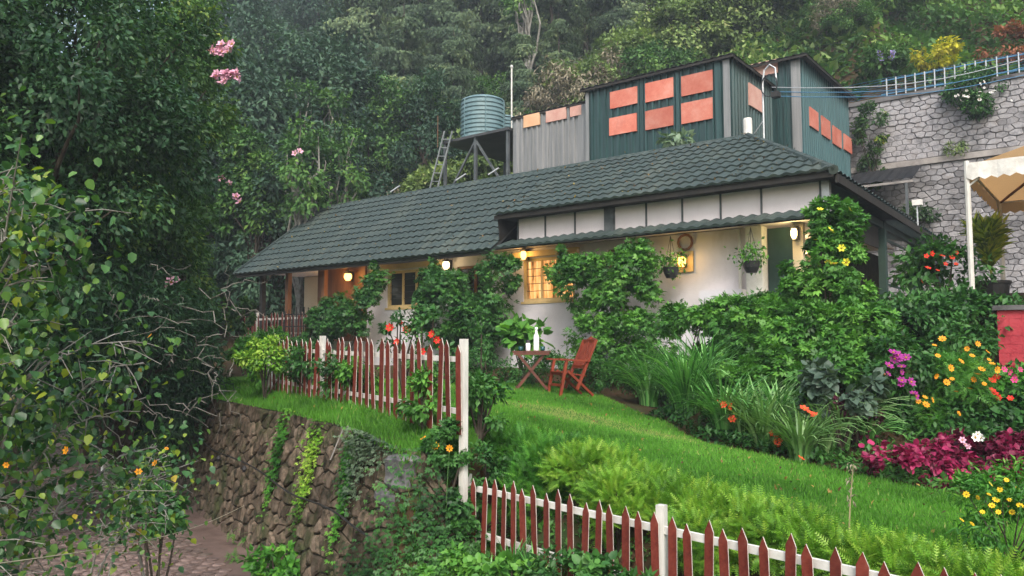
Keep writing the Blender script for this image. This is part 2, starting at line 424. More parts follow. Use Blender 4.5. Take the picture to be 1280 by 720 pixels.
SHEETB = M('blue_green_sheet', (.012,.06,.068), (.035,.12,.135), 3, .4, .5, stretch=(3,3,.15), lo=.3, hi=.75)
SHEETA = M('grey_sheet', (.13,.14,.145), (.29,.29,.29), 3, .42, .45, .0, stretch=(3,3,.12), lo=.3, hi=.7)
SHEETR = M('dark_roof_sheet', (.03,.033,.036), (.06,.06,.06), 2.2, .5, .4)
REDP = M('red_board', (.47,.12,.08), (.55,.19,.135), 2.5, .6, .25, .15, 12, vary=.2, c3=(.6,.29,.23), lo=.3, hi=.75, stain=((.3,.1,.08), 2.0, .55, .75, .5, (1, 1, .4)))
PINKP = M('pale_pink_board', (.52,.27,.22), (.6,.38,.31), 2.5, .6, .3, vary=.12)
PEACHP = M('peach_board', (.66,.36,.2), (.7,.45,.27), 2.5, .6, .3)
TANKM = M('tank_plastic', (.1,.18,.2), (.17,.26,.28), 2, .32, .5)
PICKET = M('picket_red', (.09,.013,.008), (.16,.028,.017), 12, .7, .3, .2, 40, vary=.22, c3=(.2,.06,.04), lo=.3, hi=.78)
WHITEP = M('white_paint', (.55,.53,.49), (.68,.66,.62), 7, .65, .3, .1, 40, c3=(.5,.5,.42), lo=.3, hi=.8)
OLDWHITE = M('weathered_white_post', (.45,.44,.4), (.68,.66,.62), 5, .7, .25, stretch=(1,1,.3))
IRON = M('black_iron', (.012,.012,.012), (.03,.027,.025), 8, .55, .4)
REDWALL = M('red_painted_wall', (.36,.035,.05), (.46,.06,.075), 3, .75, .25, .3, 25)
TEAK = M('red_brown_teak', (.15,.022,.01), (.24,.045,.02), 8, .5, .4, .1, 30, stretch=(1,1,.3), vary=.1)
TABLEW = M('dark_teak', (.07,.018,.012), (.12,.034,.02), 8, .5, .4, .1, 30)
CANVAS0 = M('tan_canvas_plain', (.42,.26,.13), (.5,.32,.17), 3, .85, .15, .2, 12)
CANVAS, cnt_, co_ = newmat('tan_canvas')
cd_ = cnt_.nodes.new('ShaderNodeBsdfDiffuse'); cd_.inputs[0].default_value = (.5,.33,.17,1); ct_ = cnt_.nodes.new('ShaderNodeBsdfTranslucent'); ct_.inputs[0].default_value = (.62,.36,.15,1)
cm_ = cnt_.nodes.new('ShaderNodeMixShader'); cm_.inputs[0].default_value = .55; cnt_.links.new(cd_.outputs[0], cm_.inputs[1]); cnt_.links.new(ct_.outputs[0], cm_.inputs[2]); cnt_.links.new(cm_.outputs[0], co_.inputs['Surface'])
VALANCE = M('dirty_white_canvas', (.5,.48,.44), (.7,.68,.64), 6, .85, .15, .2, 20)
TERRA = M('terracotta', (.34,.13,.07), (.42,.18,.1), 8, .8, .2)
BLACKPOT = M('black_pot', (.012,.012,.014), (.03,.03,.032), 5, .5, .4)
WHITEG = M('white_glaze', (.8,.8,.8), rough=.2, spec=.5)
TEALG = M('teal_glaze', (.01,.07,.075), rough=.2, spec=.5)
GLASS = M('window_glass', (.012,.013,.015), (.03,.03,.03), .8, .06, .6)
BLUEN = M('blue_net', (.05,.16,.3), (.08,.22,.36), 3, .6, .3)
GALV = M('galvanised', (.42,.44,.46), (.56,.58,.6), 6, .4, .5, metal=.3)
WARMLAMP = EM('warm_lamp', (1.0,.47,.09), 4.0); WHITELAMP = EM('pale_lamp', (1.0,.72,.34), 3.0)
WARMWIN = EM('warm_room_light', (1.0,.5,.16), .75)
wn_ = WARMWIN.node_tree; we_ = [n for n in wn_.nodes if n.type == 'EMISSION'][0]      # room behind a curtain: uneven warm light
wn_.links.new(ramp(wn_, noise(wn_, 3.2, 3, .6, stretch=(3, 1, .35)), [(.35, (.12,.045,.012)), (.5, (.75,.33,.09)), (.68, (1.0,.6,.24))]), we_.inputs[0])

# ------------------------------------------------------------------ ground
def axis(parts):
    a = np.concatenate([np.arange(s, e, d) for s, e, d in parts]); return a
xs = axis([(-130, -32, 3.5), (-32, -20, .6), (-20, 2, .2), (2, 12, .8), (12, 70, 3.5)])
ys = axis([(-40, 2, 2.5), (2, 16, .2), (16, 29.8, .5), (29.8, 30.8, .1), (30.8, 50, 1.2), (50, 150, 4)])
gx, gy = np.meshgrid(xs, ys, indexing='ij'); gz = height(gx, gy)
nx, ny = len(xs), len(ys)
ii = (np.arange(nx-1)[:, None]*ny+np.arange(ny-1)[None]).ravel()
gm = np_mesh('ground', np.stack([gx, gy, gz], -1).reshape(-1, 3), np.stack([ii, ii+ny, ii+ny+1, ii+1], 1), SOIL, smooth=True)
tag(place(gm, 'ground'), 'sloping garden soil and hillside under all the planting', kind='structure')

def sheet(name, mask, step, mat, dz, x0, x1, y0, y1, label):
    X = np.arange(x0, x1, step); Y = np.arange(y0, y1, step); A, B = np.meshgrid(X, Y, indexing='ij')
    m = mask(A+step/2, B+step/2); n2 = len(Y); Z = height(A, B)+dz
    i = (np.arange(len(X)-1)[:, None]*n2+np.arange(n2-1)[None]); keep = m[:-1, :-1].ravel(); i = i.ravel()[keep]
    Fc = np.stack([i, i+n2, i+n2+1, i+1], 1); used = np.unique(Fc); mp = np.zeros(len(X)*n2, int); mp[used] = np.arange(len(used))
    V = np.stack([A, B, Z], -1).reshape(-1, 3)[used]
    o = place(np_mesh(name, V, mp[Fc], mat, smooth=True), name); tag(o, label, kind='structure'); return o
def lawn_mask(X, Y):
    sl_ = Y-fence_y(X)
    inside = (wall_s(X, Y) > .12) & (Y < 13.7) & (X > -19) & (X < 1.0)
    right = (X > -5.9) & (sl_ < 1.15)
    return inside & ~right & ~(Y > 9.85+np.maximum(0, -4.5-X)*.95)
lawn = sheet('lawn', lawn_mask, .12, LAWN, .01, -19, 1.2, 5.5, 14, 'mown green lawn stepping down towards the low picket fence')
def pathline_mask(X, Y):
    s = wall_s(X, Y); return (s < -.3) & (s > -4.4) & (X < -5.6) & (X > -30)
path = sheet('path', pathline_mask, .2, PATHM, .008, -30, -5, -1, 15, 'reddish concrete driveway below the rubble retaining wall')
# interlocking cobbles, one by one
ux, uy = np.array([.950, -.3115]), np.array([-.3115, -.950])       # along the wall, away from it
cobs = []
for a in range(-8, 66):
    for b in range(0, 12):
        u = a*.175; s = 1.12+b*.205+(.1 if a % 2 else 0)
        p = np.array([-5.9, 6.17])-ux*(u+2.0)+uy*s
        cobs.append((p, random.random()))
def cobble_mesh(k):
    mb = MB(); rr = random.Random(k); pts = []
    for t in range(8):
        a = 2*math.pi*(t+.5)/8; r_ = .092*(1+.06*rr.random())*(1.0 if t % 2 else .93); pts.append((r_*math.cos(a)*.86, r_*math.sin(a)))
    vs = [(x, y, 0) for x, y in pts]+[(x*.97, y*.97, .012) for x, y in pts]+[(x*.8, y*.8, .02) for x, y in pts]
    fs = [(i+8*l, (i+1) % 8+8*l, (i+1) % 8+8*(l+1), i+8*(l+1)) for l in (0, 1) for i in range(8)]+[tuple(range(16, 24))]
    mb.add(vs, fs); return mb.mesh('cobble', COBBLE)
cms = [cobble_mesh(k) for k in range(4)]
cobs = [c for c in cobs if c[0][0] < -6.2]
def vis_key(p):
    v = np.array([p[0], p[1], -2.2])-CAM; D = float(v@FH); x = 640+FPX*float(v@RT)/max(D, .1); y = 436+3*FPX/max(D, .1)
    return (0 if (-20 < x < 420 and y < 735) else 1, D)
cobs.sort(key=lambda c: vis_key(c[0]))
rest = MB(); tmpl = cms[0]; tv = [tuple(v.co) for v in tmpl.vertices]; tfc = [tuple(p.vertices) for p in tmpl.polygons]
for i, (p, k) in enumerate(cobs):
    z = hz(p[0], p[1])+.008; rz = math.atan2(ux[1], ux[0])+random.uniform(-.06, .06)
    if i < 290:
        o = place(cms[i % 4], 'cobble', path, loc=(p[0], p[1], z+random.uniform(-.004, .004))); o.rotation_euler = (random.uniform(-.03, .03), random.uniform(-.03, .03), rz)
    elif i < 700:
        c, s_ = math.cos(rz), math.sin(rz); rest.add([(p[0]+c*a-s_*b, p[1]+s_*a+c*b, z+d) for a, b, d in tv], tfc)
tag(rest.build('cobble_rest', COBBLE, path), kind='stuff')

# ------------------------------------------------------------------ rubble retaining wall of the garden
WP = [np.array(p) for p in ((-26, 12.76), (-19, 10.47), (-13, 8.5), (-9, 7.19), (-6.95, 6.52), (-6.45, 6.42), (-6.1, 6.54), (-5.9, 6.85), (-5.86, 7.3))]
WL = [0]
for a, b in zip(WP, WP[1:]): WL.append(WL[-1]+np.linalg.norm(b-a))
def wall_frame(u):
    u = min(max(u, 0), WL[-1]-1e-6); i = max(k for k in range(len(WL)-1) if WL[k] <= u); t = (u-WL[i])/(WL[i+1]-WL[i])
    p = WP[i]+(WP[i+1]-WP[i])*t
    def nrm(k):
        k = min(max(k, 0), len(WP)-2); d = WP[k+1]-WP[k]; d = d/np.linalg.norm(d); return np.array([d[1], -d[0]])
    nn = nrm(i); nn = nn*(1-abs(t-.5))+(nrm(i+1) if t > .5 else nrm(i-1))*abs(t-.5); return p, nn/np.linalg.norm(nn)
def wall_top(u):
    p, n = wall_frame(u); q = p-n*.14; return min(.08, hz(q[0], q[1])-.01+.03*math.sin(u*2.3))
def wmap(u, v, out):        # v: 0 at the path, 1 at the top
    p, n = wall_frame(u); zt = wall_top(u); z = -2.35+(zt+2.35)*v; q = p+n*(.06+.5*(1-v)+out); return (q[0], q[1], z)
rw = thing('retaining_wall', 'brown rubble stone retaining wall between the garden and the driveway', 'stone wall', (-9, 7.2, -2.2))
mb = MB(); nu = 90; nv = 8
vs = [wmap(WL[-1]*i/nu, j/nv, 0) for i in range(nu+1) for j in range(nv+1)]
fs = [(i*(nv+1)+j, (i+1)*(nv+1)+j, (i+1)*(nv+1)+j+1, i*(nv+1)+j+1) for i in range(nu) for j in range(nv)]
b0 = len(vs)
for i in range(nu+1):
    p, n = wall_frame(WL[-1]*i/nu); q = p-n*.3; vs.append((q[0], q[1], wall_top(WL[-1]*i/nu)-.06))
fs += [(i*(nv+1)+nv, (i+1)*(nv+1)+nv, b0+i+1, b0+i) for i in range(nu)]
mb.add(vs, fs); mb.build('mortar_core', MORTAR, rw)
cells = voronoi(4.5, WL[-1]-.2, .02, 1.0, .235, .088, .55, False)
def dist_cell(c): q = np.array(wmap(c[0][0], c[0][1], 0)); return np.linalg.norm(q-CAM)
cells.sort(key=dist_cell); rest = MB()
for i, (s, poly) in enumerate(cells):
    fm = lambda u, v, o: wmap(u, v/2.3, o)
    pl = [np.array([p[0], p[1]*2.3]) for p in poly]
    vs, fs = stone_verts(pl, fm, .016, random.uniform(.015, .06), .74)
    if i < 300: MB().add(vs, fs).build('stone', RUBBLE, rw)
    else: rest.add(vs, fs)
tag(rest.build('stone_rest', RUBBLE, rw), kind='stuff')

# ------------------------------------------------------------------ high stone wall on the right
bw = thing('high_stone_wall', 'tall grey stone retaining wall behind the house with a concrete band', 'stone wall', (-2, 30, 2))
mb = MB(); mb.box((-8.4, 30.0, 1.0), (12, 30.9, 7.2)); mb.box((-8.4, 30.06, 7.2), (12, 30.9, 9.62)); mb.build('mortar_core', GREYM, bw)
MB().box((-8.4, 29.9, 7.12), (12, 30.3, 7.32)).build('concrete_band', BAND, bw)
mb = MB(); 
for k in range(17): mb.box((-8.4+k*1.2, 29.96+.02*(k % 2), 9.58), (-8.4+k*1.2+1.19, 30.9, 9.72+.02*random.random()))
mb.build('coping', GREYM, bw)
cells = voronoi(-8.2, .6, 2.4, 7.1, .33, .18, .24)+voronoi(-8.2, .6, 7.36, 9.58, .34, .185, .24)
cells.sort(key=lambda c: (not (-7.9 < c[0][0] < -2.2 and c[0][1] > 3.6), -len(c[1]), np.linalg.norm(np.array([c[0][0], 30, c[0][1]])-CAM)))
rest = MB()
for i, (s, poly) in enumerate(cells):
    y0 = 30.0 if s[1] < 7.2 else 30.06
    plast = s[1] > 7.36 and s[1] < 8.7 and hnoise(s[0]*2.2, s[1]*2.5) > -.2
    vs, fs = stone_verts(poly, lambda u, v, o: (u, y0-o, v), .008, random.uniform(.006, .012) if plast else random.uniform(.02, .05), .88)
    if i < 300: MB().add(vs, fs).build('stone', GREYST, bw)
    else: rest.add(vs, fs)
tag(rest.build('stone_rest', GREYST, bw), kind='stuff')
# railing and blue net on the wall top
rl = thing('wall_railing', 'pale metal railing with blue netting on top of the tall stone wall', 'railing', (-2, 30.3, 9.7))
for k in range(60):
    x = -6.6+k*.31
    if x > 8: break
    MB().bar((x, 30.35, 9.6), (x, 30.35, 10.5+.05*math.sin(k*3.1)), .05, .035).build('baluster', GALV, rl)
for z in (9.95, 10.45): MB().bar((-6.8, 30.39, z), (9, 30.39, z), .03, .04).build('rail', BLUEN, rl)
mb = MB()
for k in range(9): mb.tube([(-8.4+j*.9, 30.44, 9.85+k*.085-.03*math.sin(j*1.9+k)) for j in range(20)], .008, 3)
mb.build('net', BLUEN, rl)

# ------------------------------------------------------------------ the house
H = thing('house', 'long cottage with dark tiled roof, pale walls and lit porch lamps', 'house', (-13, 17, .3))
XL, XR = -22.85, -4.2; EY, EZ = 14.7, 3.17; RY, RZ = 18.2, 5.87; UY, UZ = 14.9, 4.06; XS = -12.1; RXR = -7.06
FLOORZ = 1.0
MB().box((-22.4, 15.2, -.2), (-4.6, 26, FLOORZ)).build('plinth', PLASTER, H)
def wall_holes(x0, x1, z0, z1, y, t, holes, name, mat, axis='x'):
    xs_ = sorted({x0, x1, *[h[0] for h in holes], *[h[1] for h in holes]}); zs_ = sorted({z0, z1, *[h[2] for h in holes], *[h[3] for h in holes]})
    mb = MB()
    for a, b in zip(xs_, xs_[1:]):
        run = None
        for c, d in zip(zs_, zs_[1:]):
            if any(h[0] <= a+1e-6 and b-1e-6 <= h[1] and h[2] <= c+1e-6 and d-1e-6 <= h[3] for h in holes):
                continue
            if axis == 'x': mb.box((a, y, c), (b, y+t, d))
            else: mb.box((y-t, a, c), (y, b, d))
    return mb.build(name, mat, H)
def window(x0, x1, z0, z1, y, mat_f, mat_g, nx_=2, bars=True, lab=None, glow=None):
    f = MB(); w_ = .07
    f.box((x0, y-.03, z0), (x0+w_, y+.09, z1)); f.box((x1-w_, y-.03, z0), (x1, y+.09, z1))
    f.box((x0+w_, y-.03, z1-w_), (x1-w_, y+.09, z1)); f.box((x0+w_, y-.03, z0), (x1-w_, y+.09, z0+w_))
    fo = f.build('window', mat_f, H)
    if lab: fo['label'] = lab
    dx = (x1-x0-2*w_)/nx_
    for k in range(nx_):
        a = x0+w_+k*dx
        if k: MB().box((a-.025, y-.02, z0+w_), (a+.025, y+.07, z1-w_)).build('mullion', mat_f, fo)
        MB().box((a+.026, y+.03, z0+w_), (a+dx-.026, y+.036, z1-w_)).build('pane', mat_g, fo)
    if bars:
        for k in range(1, 5):
            z = z0+w_+(z1-z0-2*w_)*k/5; MB().tube([(x0+w_, y+.01, z), (x1-w_, y+.01, z)], .007, 4).build('bar', IRON, fo)
    MB().box((x0-.06, y-.08, z0-.06), (x1+.06, y+.0, z0-.002)).build('sill', mat_f, fo)
    return fo
wins = [(-16.6, -14.9, 1.95, 2.98), (-13.95, -12.75, 2.1, 2.95), (-11.76, -10.25, 1.95, 3.0), (-9.35, -8.6, 2.35, 3.05)]
wall_holes(-17.2, -5.75, FLOORZ, 3.24, 15.5, .22, wins+[(-5.76, -5.75, 1, 1.01)], 'front_wall', PLASTER)
window(*wins[0], 15.56, YELLOWF, GLASS, 3, lab='yellow framed window with iron bars')
window(*wins[1], 15.56, BROWN, GLASS, 2, False)
window(*wins[2], 15.56, YELLOWF, WARMWIN, 3, lab='lit window with warm room light')
window(*wins[3], 15.56, BROWN, GLASS, 2, False)
# warm valance boards above the windows
for a, b in ((-16.75, -14.2), (-12.0, -10.1)): MB().box((a, 15.38, 3.03), (b, 15.49, 3.16)).build('valance_board', YELLOWF, H)
# recessed left porch
wall_holes(-22.3, -17.2, FLOORZ, 3.24, 17.0, .2, [(-21.2, -20.3, FLOORZ, 3.0)], 'porch_wall', CREAM)
dr = MB().box((-21.2, 17.06, FLOORZ), (-20.3, 17.12, 3.0)).build('door', BROWN, H)
MB().lathe((-20.4, 17.03, 1.95), [(.02, -.03), (.035, 0), (.02, .03)], 8).build('handle', GALV, dr)
MB().box((-17.42, 15.5, FLOORZ), (-17.2, 17.0, 3.24)).build('porch_side_wall', PLASTER, H)
MB().box((-18.35, 15.42, FLOORZ), (-17.43, 15.5, 3.2)).build('timber_panel', BROWN, H)
MB().box((-19.6, 15.44, 2.1), (-18.36, 15.5, 3.2)).build('timber_screen', BROWN, H)
for x in (-22.1, -20.75, -19.0): MB().box((x-.07, 15.15, FLOORZ), (x+.07, 15.29, 3.3)).build('porch_post', BROWN if x > -22 else DARKT, H)
MB().box((-22.4, 15.0, FLOORZ-.15), (-17.3, 15.3, FLOORZ+.02)).build('porch_edge', PLASTER, H)
# right end: pier, green door, low cabinet
MB().box((-6.05, 15.34, FLOORZ), (-5.72, 15.75, 3.24)).build('white_pier', WHITEP, H)
MB().box((-6.95, 15.1, FLOORZ-.3), (-6.06, 15.5, 1.98)).build('meter_box', PLASTER, H)
d2 = MB().box((-5.70, 15.62, FLOORZ), (-5.16, 15.68, 3.2)).build('door', DARKG, H); d2['label'] = 'dark green open door'
wall_holes(15.7, 19.6, FLOORZ, 3.6, -6.0, .2, [], 'side_wall', CREAM, 'y')
MB().box((-6.2, 19.6, FLOORZ), (-6.0, 26, 3.6)).build('side_brick_core', MORTAR, H)
brk = MB().box((-.11, -.02, 0), (.11, .03, .085)); bme = brk.mesh('brick', BRICKR); sw = bpy.data.objects['side_brick_core']
nb_ = 0
for j in range(28):
    for i in range(16):
        y = 19.75+i*.24+(.12 if j % 2 else 0)
        if nb_ < 300 and y < 23.5:
            o = place(bme, 'brick', sw, loc=(-6.0, y, 1.05+j*.094)); o.rotation_euler.z = R(90); nb_ += 1
MB().box((-5.2, 15.6, FLOORZ), (-5.0, 15.75, 3.3)).build('warm_pillar', CREAM, H)
MB().box((-17.2, 21.4, 0), (-6.2, 21.6, 3.6)).build('rear_wall', PLASTER, H)
MB().box((-22.4, 17.2, 0), (-22.2, 21.5, 3.3)).build('gable_wall', PLASTER, H)
MB().add([(-22.3, 15.6, 3.3), (-22.3, 21.4, 3.3), (-22.3, 18.2, 5.7)], [(0, 1, 2)]).build('gable', PLASTER, H)
# ceiling under the eaves
MB().box((-22.5, 15.0, 3.26), (-4.6, 21.3, 3.31)).build('ceiling', PANELW, H)
# roof: deck, then tiles one by one
BY = 2*RY-EY; BZ = EZ
rf = MB()
nf = np.array([0, -(RZ-EZ), (RY-EY)]); 
def deck(pts, th=.05):
    n = len(pts); a = [Vector(p) for p in pts]; nn = (a[1]-a[0]).cross(a[2]-a[0]).normalized()
    rf.add([tuple(p) for p in a]+[tuple(p-nn*th) for p in a], [tuple(range(n)), tuple(reversed(range(n, 2*n)))]+[(i, i+n, (i+1) % n+n, (i+1) % n) for i in range(n)])
deck([(XL, EY, EZ), (XS, EY, EZ), (XS, RY, RZ), (XL, RY, RZ)])
deck([(XS, UY, UZ), (XR, UY, UZ), (RXR, RY, RZ), (XS, RY, RZ)])
deck([(XR, UY, UZ), (XR, 2*RY-UY, UZ), (RXR, RY, RZ)])
deck([(XL, RY, RZ), (XS, RY, RZ), (XS, BY, BZ), (XL, BY, BZ)])
deck([(XS, RY, RZ), (RXR, RY, RZ), (XR, 2*RY-UY, UZ), (XS, 2*RY-UY, UZ)])
roof = rf.build('roof', SHEETR, H)
MB().add([(XS, EY+.3, EZ+.22), (XS, UY, UZ), (XS, RY, RZ)], [(0, 1, 2)]).build('roof_cheek', DARKT, H)
def tile_geo(w_, l_, clipx=None):
    """one pressed tile with a wave, its lower lip turned down; x across, y up the slope, z off the roof"""
    n = 6; vs = []; prof = [.5-.5*math.cos(2*math.pi*(i/n)) for i in range(n+1)]
    for row, (y, z) in enumerate(((0, -.002), (0, .043), (l_*1.02, .008))):
        for i in range(n+1): vs.append((w_*i/n, y, z+.036*prof[i]*(1 if row else .55)))
    fs = [(r_*(n+1)+i, r_*(n+1)+i+1, (r_+1)*(n+1)+i+1, (r_+1)*(n+1)+i) for r_ in (0, 1) for i in range(n)]
    return vs, fs
def tile_field(x0, x1, ye, ze, yr, zr, rows, hip, key):
    out = []; e = np.array([0, yr-ye, zr-ze]); L = np.linalg.norm(e); e = e/L; nrm = np.array([0, -e[2], e[1]]); l_ = L/rows
    ang = math.atan2(e[2], e[1]); ncol = int(round((x1-x0)/.25)); w_ = (x1-x0)/ncol
    for r_ in range(rows):
        for c in range(ncol):
            x = x0+c*w_; o = np.array([x, ye, ze])+e*(r_*l_)+nrm*.012
            lim = None
            if hip:
                xa = x1-(x1-hip)*(r_/rows); 
                if x > xa-.02: continue
                if x+w_ > x1-(x1-hip)*((r_+1)/rows): lim = (xa-x, x1-(x1-hip)*((r_+1)/rows)-x)
            out.append((o, ang, w_, l_, lim, e, nrm, key))
    return out
tiles = tile_field(XS, XR+.04, UY-.04, UZ-.02, RY, RZ, 10, RXR, 'u')+tile_field(XL, XS, EY-.02, EZ, RY, RZ, 12, None, 'm')+tile_field(XS+.05, -4.5, EY-.02, EZ, 15.3, 3.42, 1, None, 'l')
tm_cache = {}; tiles.sort(key=lambda t: (t[4] is not None, np.linalg.norm(t[0]-CAM))); rest = MB(); cnt = 0
for o, ang, w_, l_, lim, e, nrm, key in tiles:
    vs, fs = tile_geo(w_, l_)
    if lim is None and cnt < 300:
        if key not in tm_cache: tm_cache[key] = MB().add(vs, fs).mesh('roof_tile', TILE)
        t = place(tm_cache[key], 'roof_tile', roof, loc=o); t.rotation_euler = (ang+random.uniform(-.012, .012), random.uniform(-.008, .008), 0); cnt += 1
    else:
        jj = random.uniform(-.004, .004); W = []
        for x, y, z in vs:
            if lim: x = min(x, max(0, lim[0]+(lim[1]-lim[0])*y/l_))
            W.append(o+np.array([x, 0, 0])+e*y+nrm*(z+jj))
        rest.add(W, fs)
tag(rest.build('tile_field', TILE, roof), kind='stuff')
# strip deck under the low eave, ridge and hip caps, fascia, barge
MB().add([(XS, EY, EZ-.01), (-4.5, EY, EZ-.01), (-4.5, 15.3, 3.41), (XS, 15.3, 3.41)], [(0, 1, 2, 3)]).build('low_eave', SHEETR, H)
def caps(p0, p1, step, r_):
    p0 = Vector(p0); p1 = Vector(p1); n = int((p1-p0).length/step); d = (p1-p0)/n
    for k in range(n):
        a = p0+d*k; b = a+d*1.04; MB().tube([a, b], [r_*1.06, r_*.96], 8).build('ridge_cap', TILE, roof)
caps((XL, RY, RZ-.02), (RXR, RY, RZ-.02), .42, .085); caps((XR+.02, UY-.02, UZ), (RXR, RY, RZ), .40, .09)
MB().bar((XL-.03, EY-.06, EZ+.02), (XL-.03, RY, RZ+.03), .06, .12).build('barge_board', TILE, H)
MB().box((XS-.1, UY+.0, UZ-.12), (XR, UY+.03, UZ-.02)).build('fascia', DARKT, H)
MB().box((XS, UY+.03, UZ-.10), (XR-.02, 15.6, UZ-.08)).build('soffit', DARKT, H)
MB().box((XL+.02, EY+.03, EZ-.09), (XS, EY+.05, EZ-.012)).build('fascia', DARKT, H)
# clerestory boards with steel mullions
pxs = [648, 682, 719, 757, 768, 808, 853, 901, 952, 1026]; X_ = [atY(p, 250, 15.3)[0] for p in pxs]
for k in range(9):
    if k == 3: MB().box((X_[3], 15.22, 3.3), (X_[4], 15.36, 4.0)).build('clerestory_post', STEEL, H); continue
    MB().box((X_[k]+.015, 15.3, 3.34), (X_[k+1]-.015, 15.34, 3.99)).build('clerestory_panel', PANELW, H)
for k in range(10): MB().box((X_[k]-.017, 15.27, 3.3), (X_[k]+.017, 15.33, 4.0)).build('mullion', STEEL, H)
MB().box((X_[0], 15.28, 3.28), (-4.45, 15.36, 3.335)).build('clerestory_sill', STEEL, H)
MB().box((-4.52, 15.26, 3.2), (-4.38, 15.40, 4.0)).build('corner_post', GALV, H)
MB().box((-4.5, 15.4, 3.1), (-4.44, 17.5, 3.98)).build('side_clerestory', DARKG, H)
# side veranda: long eave, posts, beams
mb = MB(); 
for k in range(46):
    y = 15.0+k*.26; dx = min(1.9, .05+k*.17); za, zb = 4.03-k*.005, 4.03-k*.005+.25*dx
    mb.add([(XR+.08, y, za), (XR+.08, y+.13, za+.045), (XR+.08, y+.26, za), (XR-dx, y+.26, zb), (XR-dx, y+.13, zb+.045), (XR-dx, y, zb)], [(0, 1, 4, 5), (1, 2, 3, 4)])
mb.build('veranda_roof', TILE, H)
MB().bar((XR+.03, 15.0, 3.93), (XR+.03, 27, 3.70), .05, .16).build('veranda_fascia', DARKT, H)
MB().bar((XR-.3, 15.4, 3.72), (XR-.3, 27, 3.55), .1, .16).build('veranda_beam', DARKG, H)
for y in (19.7, 23.2, 26.6): MB().box((XR-.38, y-.08, 1.2), (XR-.22, y+.08, 3.75)).build('veranda_post', DARKG, H)
for z in (2.3, 3.35): MB().bar((XR-.3, 19.8, z), (XR-.3, 26.5, z-.05), .04, .05).build('veranda_rail', DARKG, H)
MB().box((XR-.36, 15.6, 3.1), (XR-.33, 19.5, 3.62)).build('veranda_blind', DARKT, H)
# lamps
def lamp_light(name, p, power, colr, parent, rad=.06):
    l = bpy.data.lights.new(name, 'POINT'); l.energy = power; l.color = colr; l.shadow_soft_size = rad
    o = bpy.data.objects.new(name, l); o.location = Vector([float(a) for a in p]); link(o, parent)
def wall_lamp(p, mat, power, colr, r_=.09):
    b = MB().box((p[0]-.05, p[1]+.02, p[2]-.1), (p[0]+.05, p[1]+.12, p[2]+.16)).build('wall_lamp', IRON, H)
    MB().lathe((p[0], p[1]-.06, p[2]-.08), [(r_*.5, -.02), (r_, .05), (r_*1.05, .13), (r_*.6, .2)], 10).build('bulb', mat, b, smooth=True)
    MB().lathe((p[0], p[1]-.06, p[2]+.12), [(r_*1.25, -.02), (r_*1.1, .02), (r_*.3, .08)], 10).build('lamp_cap', IRON, b)
    lamp_light('lamp_light', (p[0], p[1]-.22, p[2]+.02), power, colr, b)
wall_lamp((-17.95, 15.28, 2.88), WARMLAMP, 13, (1, .55, .16), .11)
wall_lamp((-14.15, 15.36, 2.98), WHITELAMP, 4, (1, .72, .36))
wall_lamp((-7.42, 15.36, 2.62), WARMLAMP, 4, (1, .6, .18), .08)
MB().box((-7.6, 15.44, 2.42), (-7.24, 15.495, 2.86)).build('lamp_board', YELLOWF, H)
wall_lamp((-11.6, 15.36, 3.06), WARMLAMP, 5, (1, .6, .2), .07)
wall_lamp((-20.0, 16.86, 2.95), WARMLAMP, 8, (1, .6, .2), .08)
wall_lamp((-5.1, 15.45, 3.02), WHITELAMP, 6, (1, .75, .3), .06)
sg = MB().tube([(-5.85, 16.2+k*.35, 3.15-.06*math.sin(k*1.3)) for k in range(10)], .008, 4).build('string_lights', IRON, H)
for k in range(9):
    MB().lathe((-5.85, 16.3+k*.36, 3.06-.06*math.sin(k*1.3)), [(.015, -.05), (.045, -.01), (.03, .05)], 6).build('bulb', WHITELAMP, sg)
lamp_light('string_light', (-5.6, 17.6, 3.0), 9, (1, .72, .34), sg, .3)
# round ornament by the lamp
MB().tube([(-7.4+.16*math.cos(a*.5236), 15.42, 3.05+.16*math.sin(a*.5236)) for a in range(13)], .03, 5).build('wreath', BROWN, H)
# drain pipe on the pier
MB().tube([(-6.2, 15.4, 1.1), (-6.2, 15.4, 3.2)], .035, 8).build('drain_pipe', OLDWHITE, H)
# ------------------------------------------------------------------ sheds on the upper terrace
def corrugated(name, p0, p1, z0, z1, mat, parent, pitch=.22, depth=.055, flip=1, sheets=1.05):
    """profiled metal sheets standing between two plan points; each sheet is a part"""
    p0 = np.array(p0); p1 = np.array(p1); L = np.linalg.norm(p1-p0); d = (p1-p0)/L; n = np.array([d[1], -d[0]])*flip
    ns = max(1, int(round(L/sheets)))
    for k in range(ns):
        a0, a1 = L*k/ns, L*(k+1)/ns; m = int(round((a1-a0)/pitch)); prof = []
        for i in range(m):
            u = a0+(a1-a0)*i/m; du = (a1-a0)/m; prof += [(u, 0), (u+du*.55, 0), (u+du*.65, depth), (u+du*.9, depth)]
        prof.append((a1, 0)); off = .004*(k % 2)
        vs = []
        for u, o in prof:
            q = p0+d*u+n*(o+off); vs += [(q[0], q[1], z0), (q[0], q[1], z1)]
        fs = [(2*i, 2*i+2, 2*i+3, 2*i+1) for i in range(len(prof)-1)]
        MB().add(vs, fs).build(name, mat, parent)
def board_Y(px0, py0, px1, py1, Y, mat, parent, th=.05):
    """flat board fixed to a wall facing the garden, outline given by two opposite corners"""
    a = atY(px0, (py0+py1)/2, Y); b = atY(px1, (py0+py1)/2, Y); xm = (px0+px1)/2
    zt = atY(xm, py0+2.2, Y)[2]; zb = atY(xm, py1-1.6, Y)[2]
    MB().box((a[0], Y-th-.03, zb), (b[0], Y-.03, zt)).build('board', mat, parent)
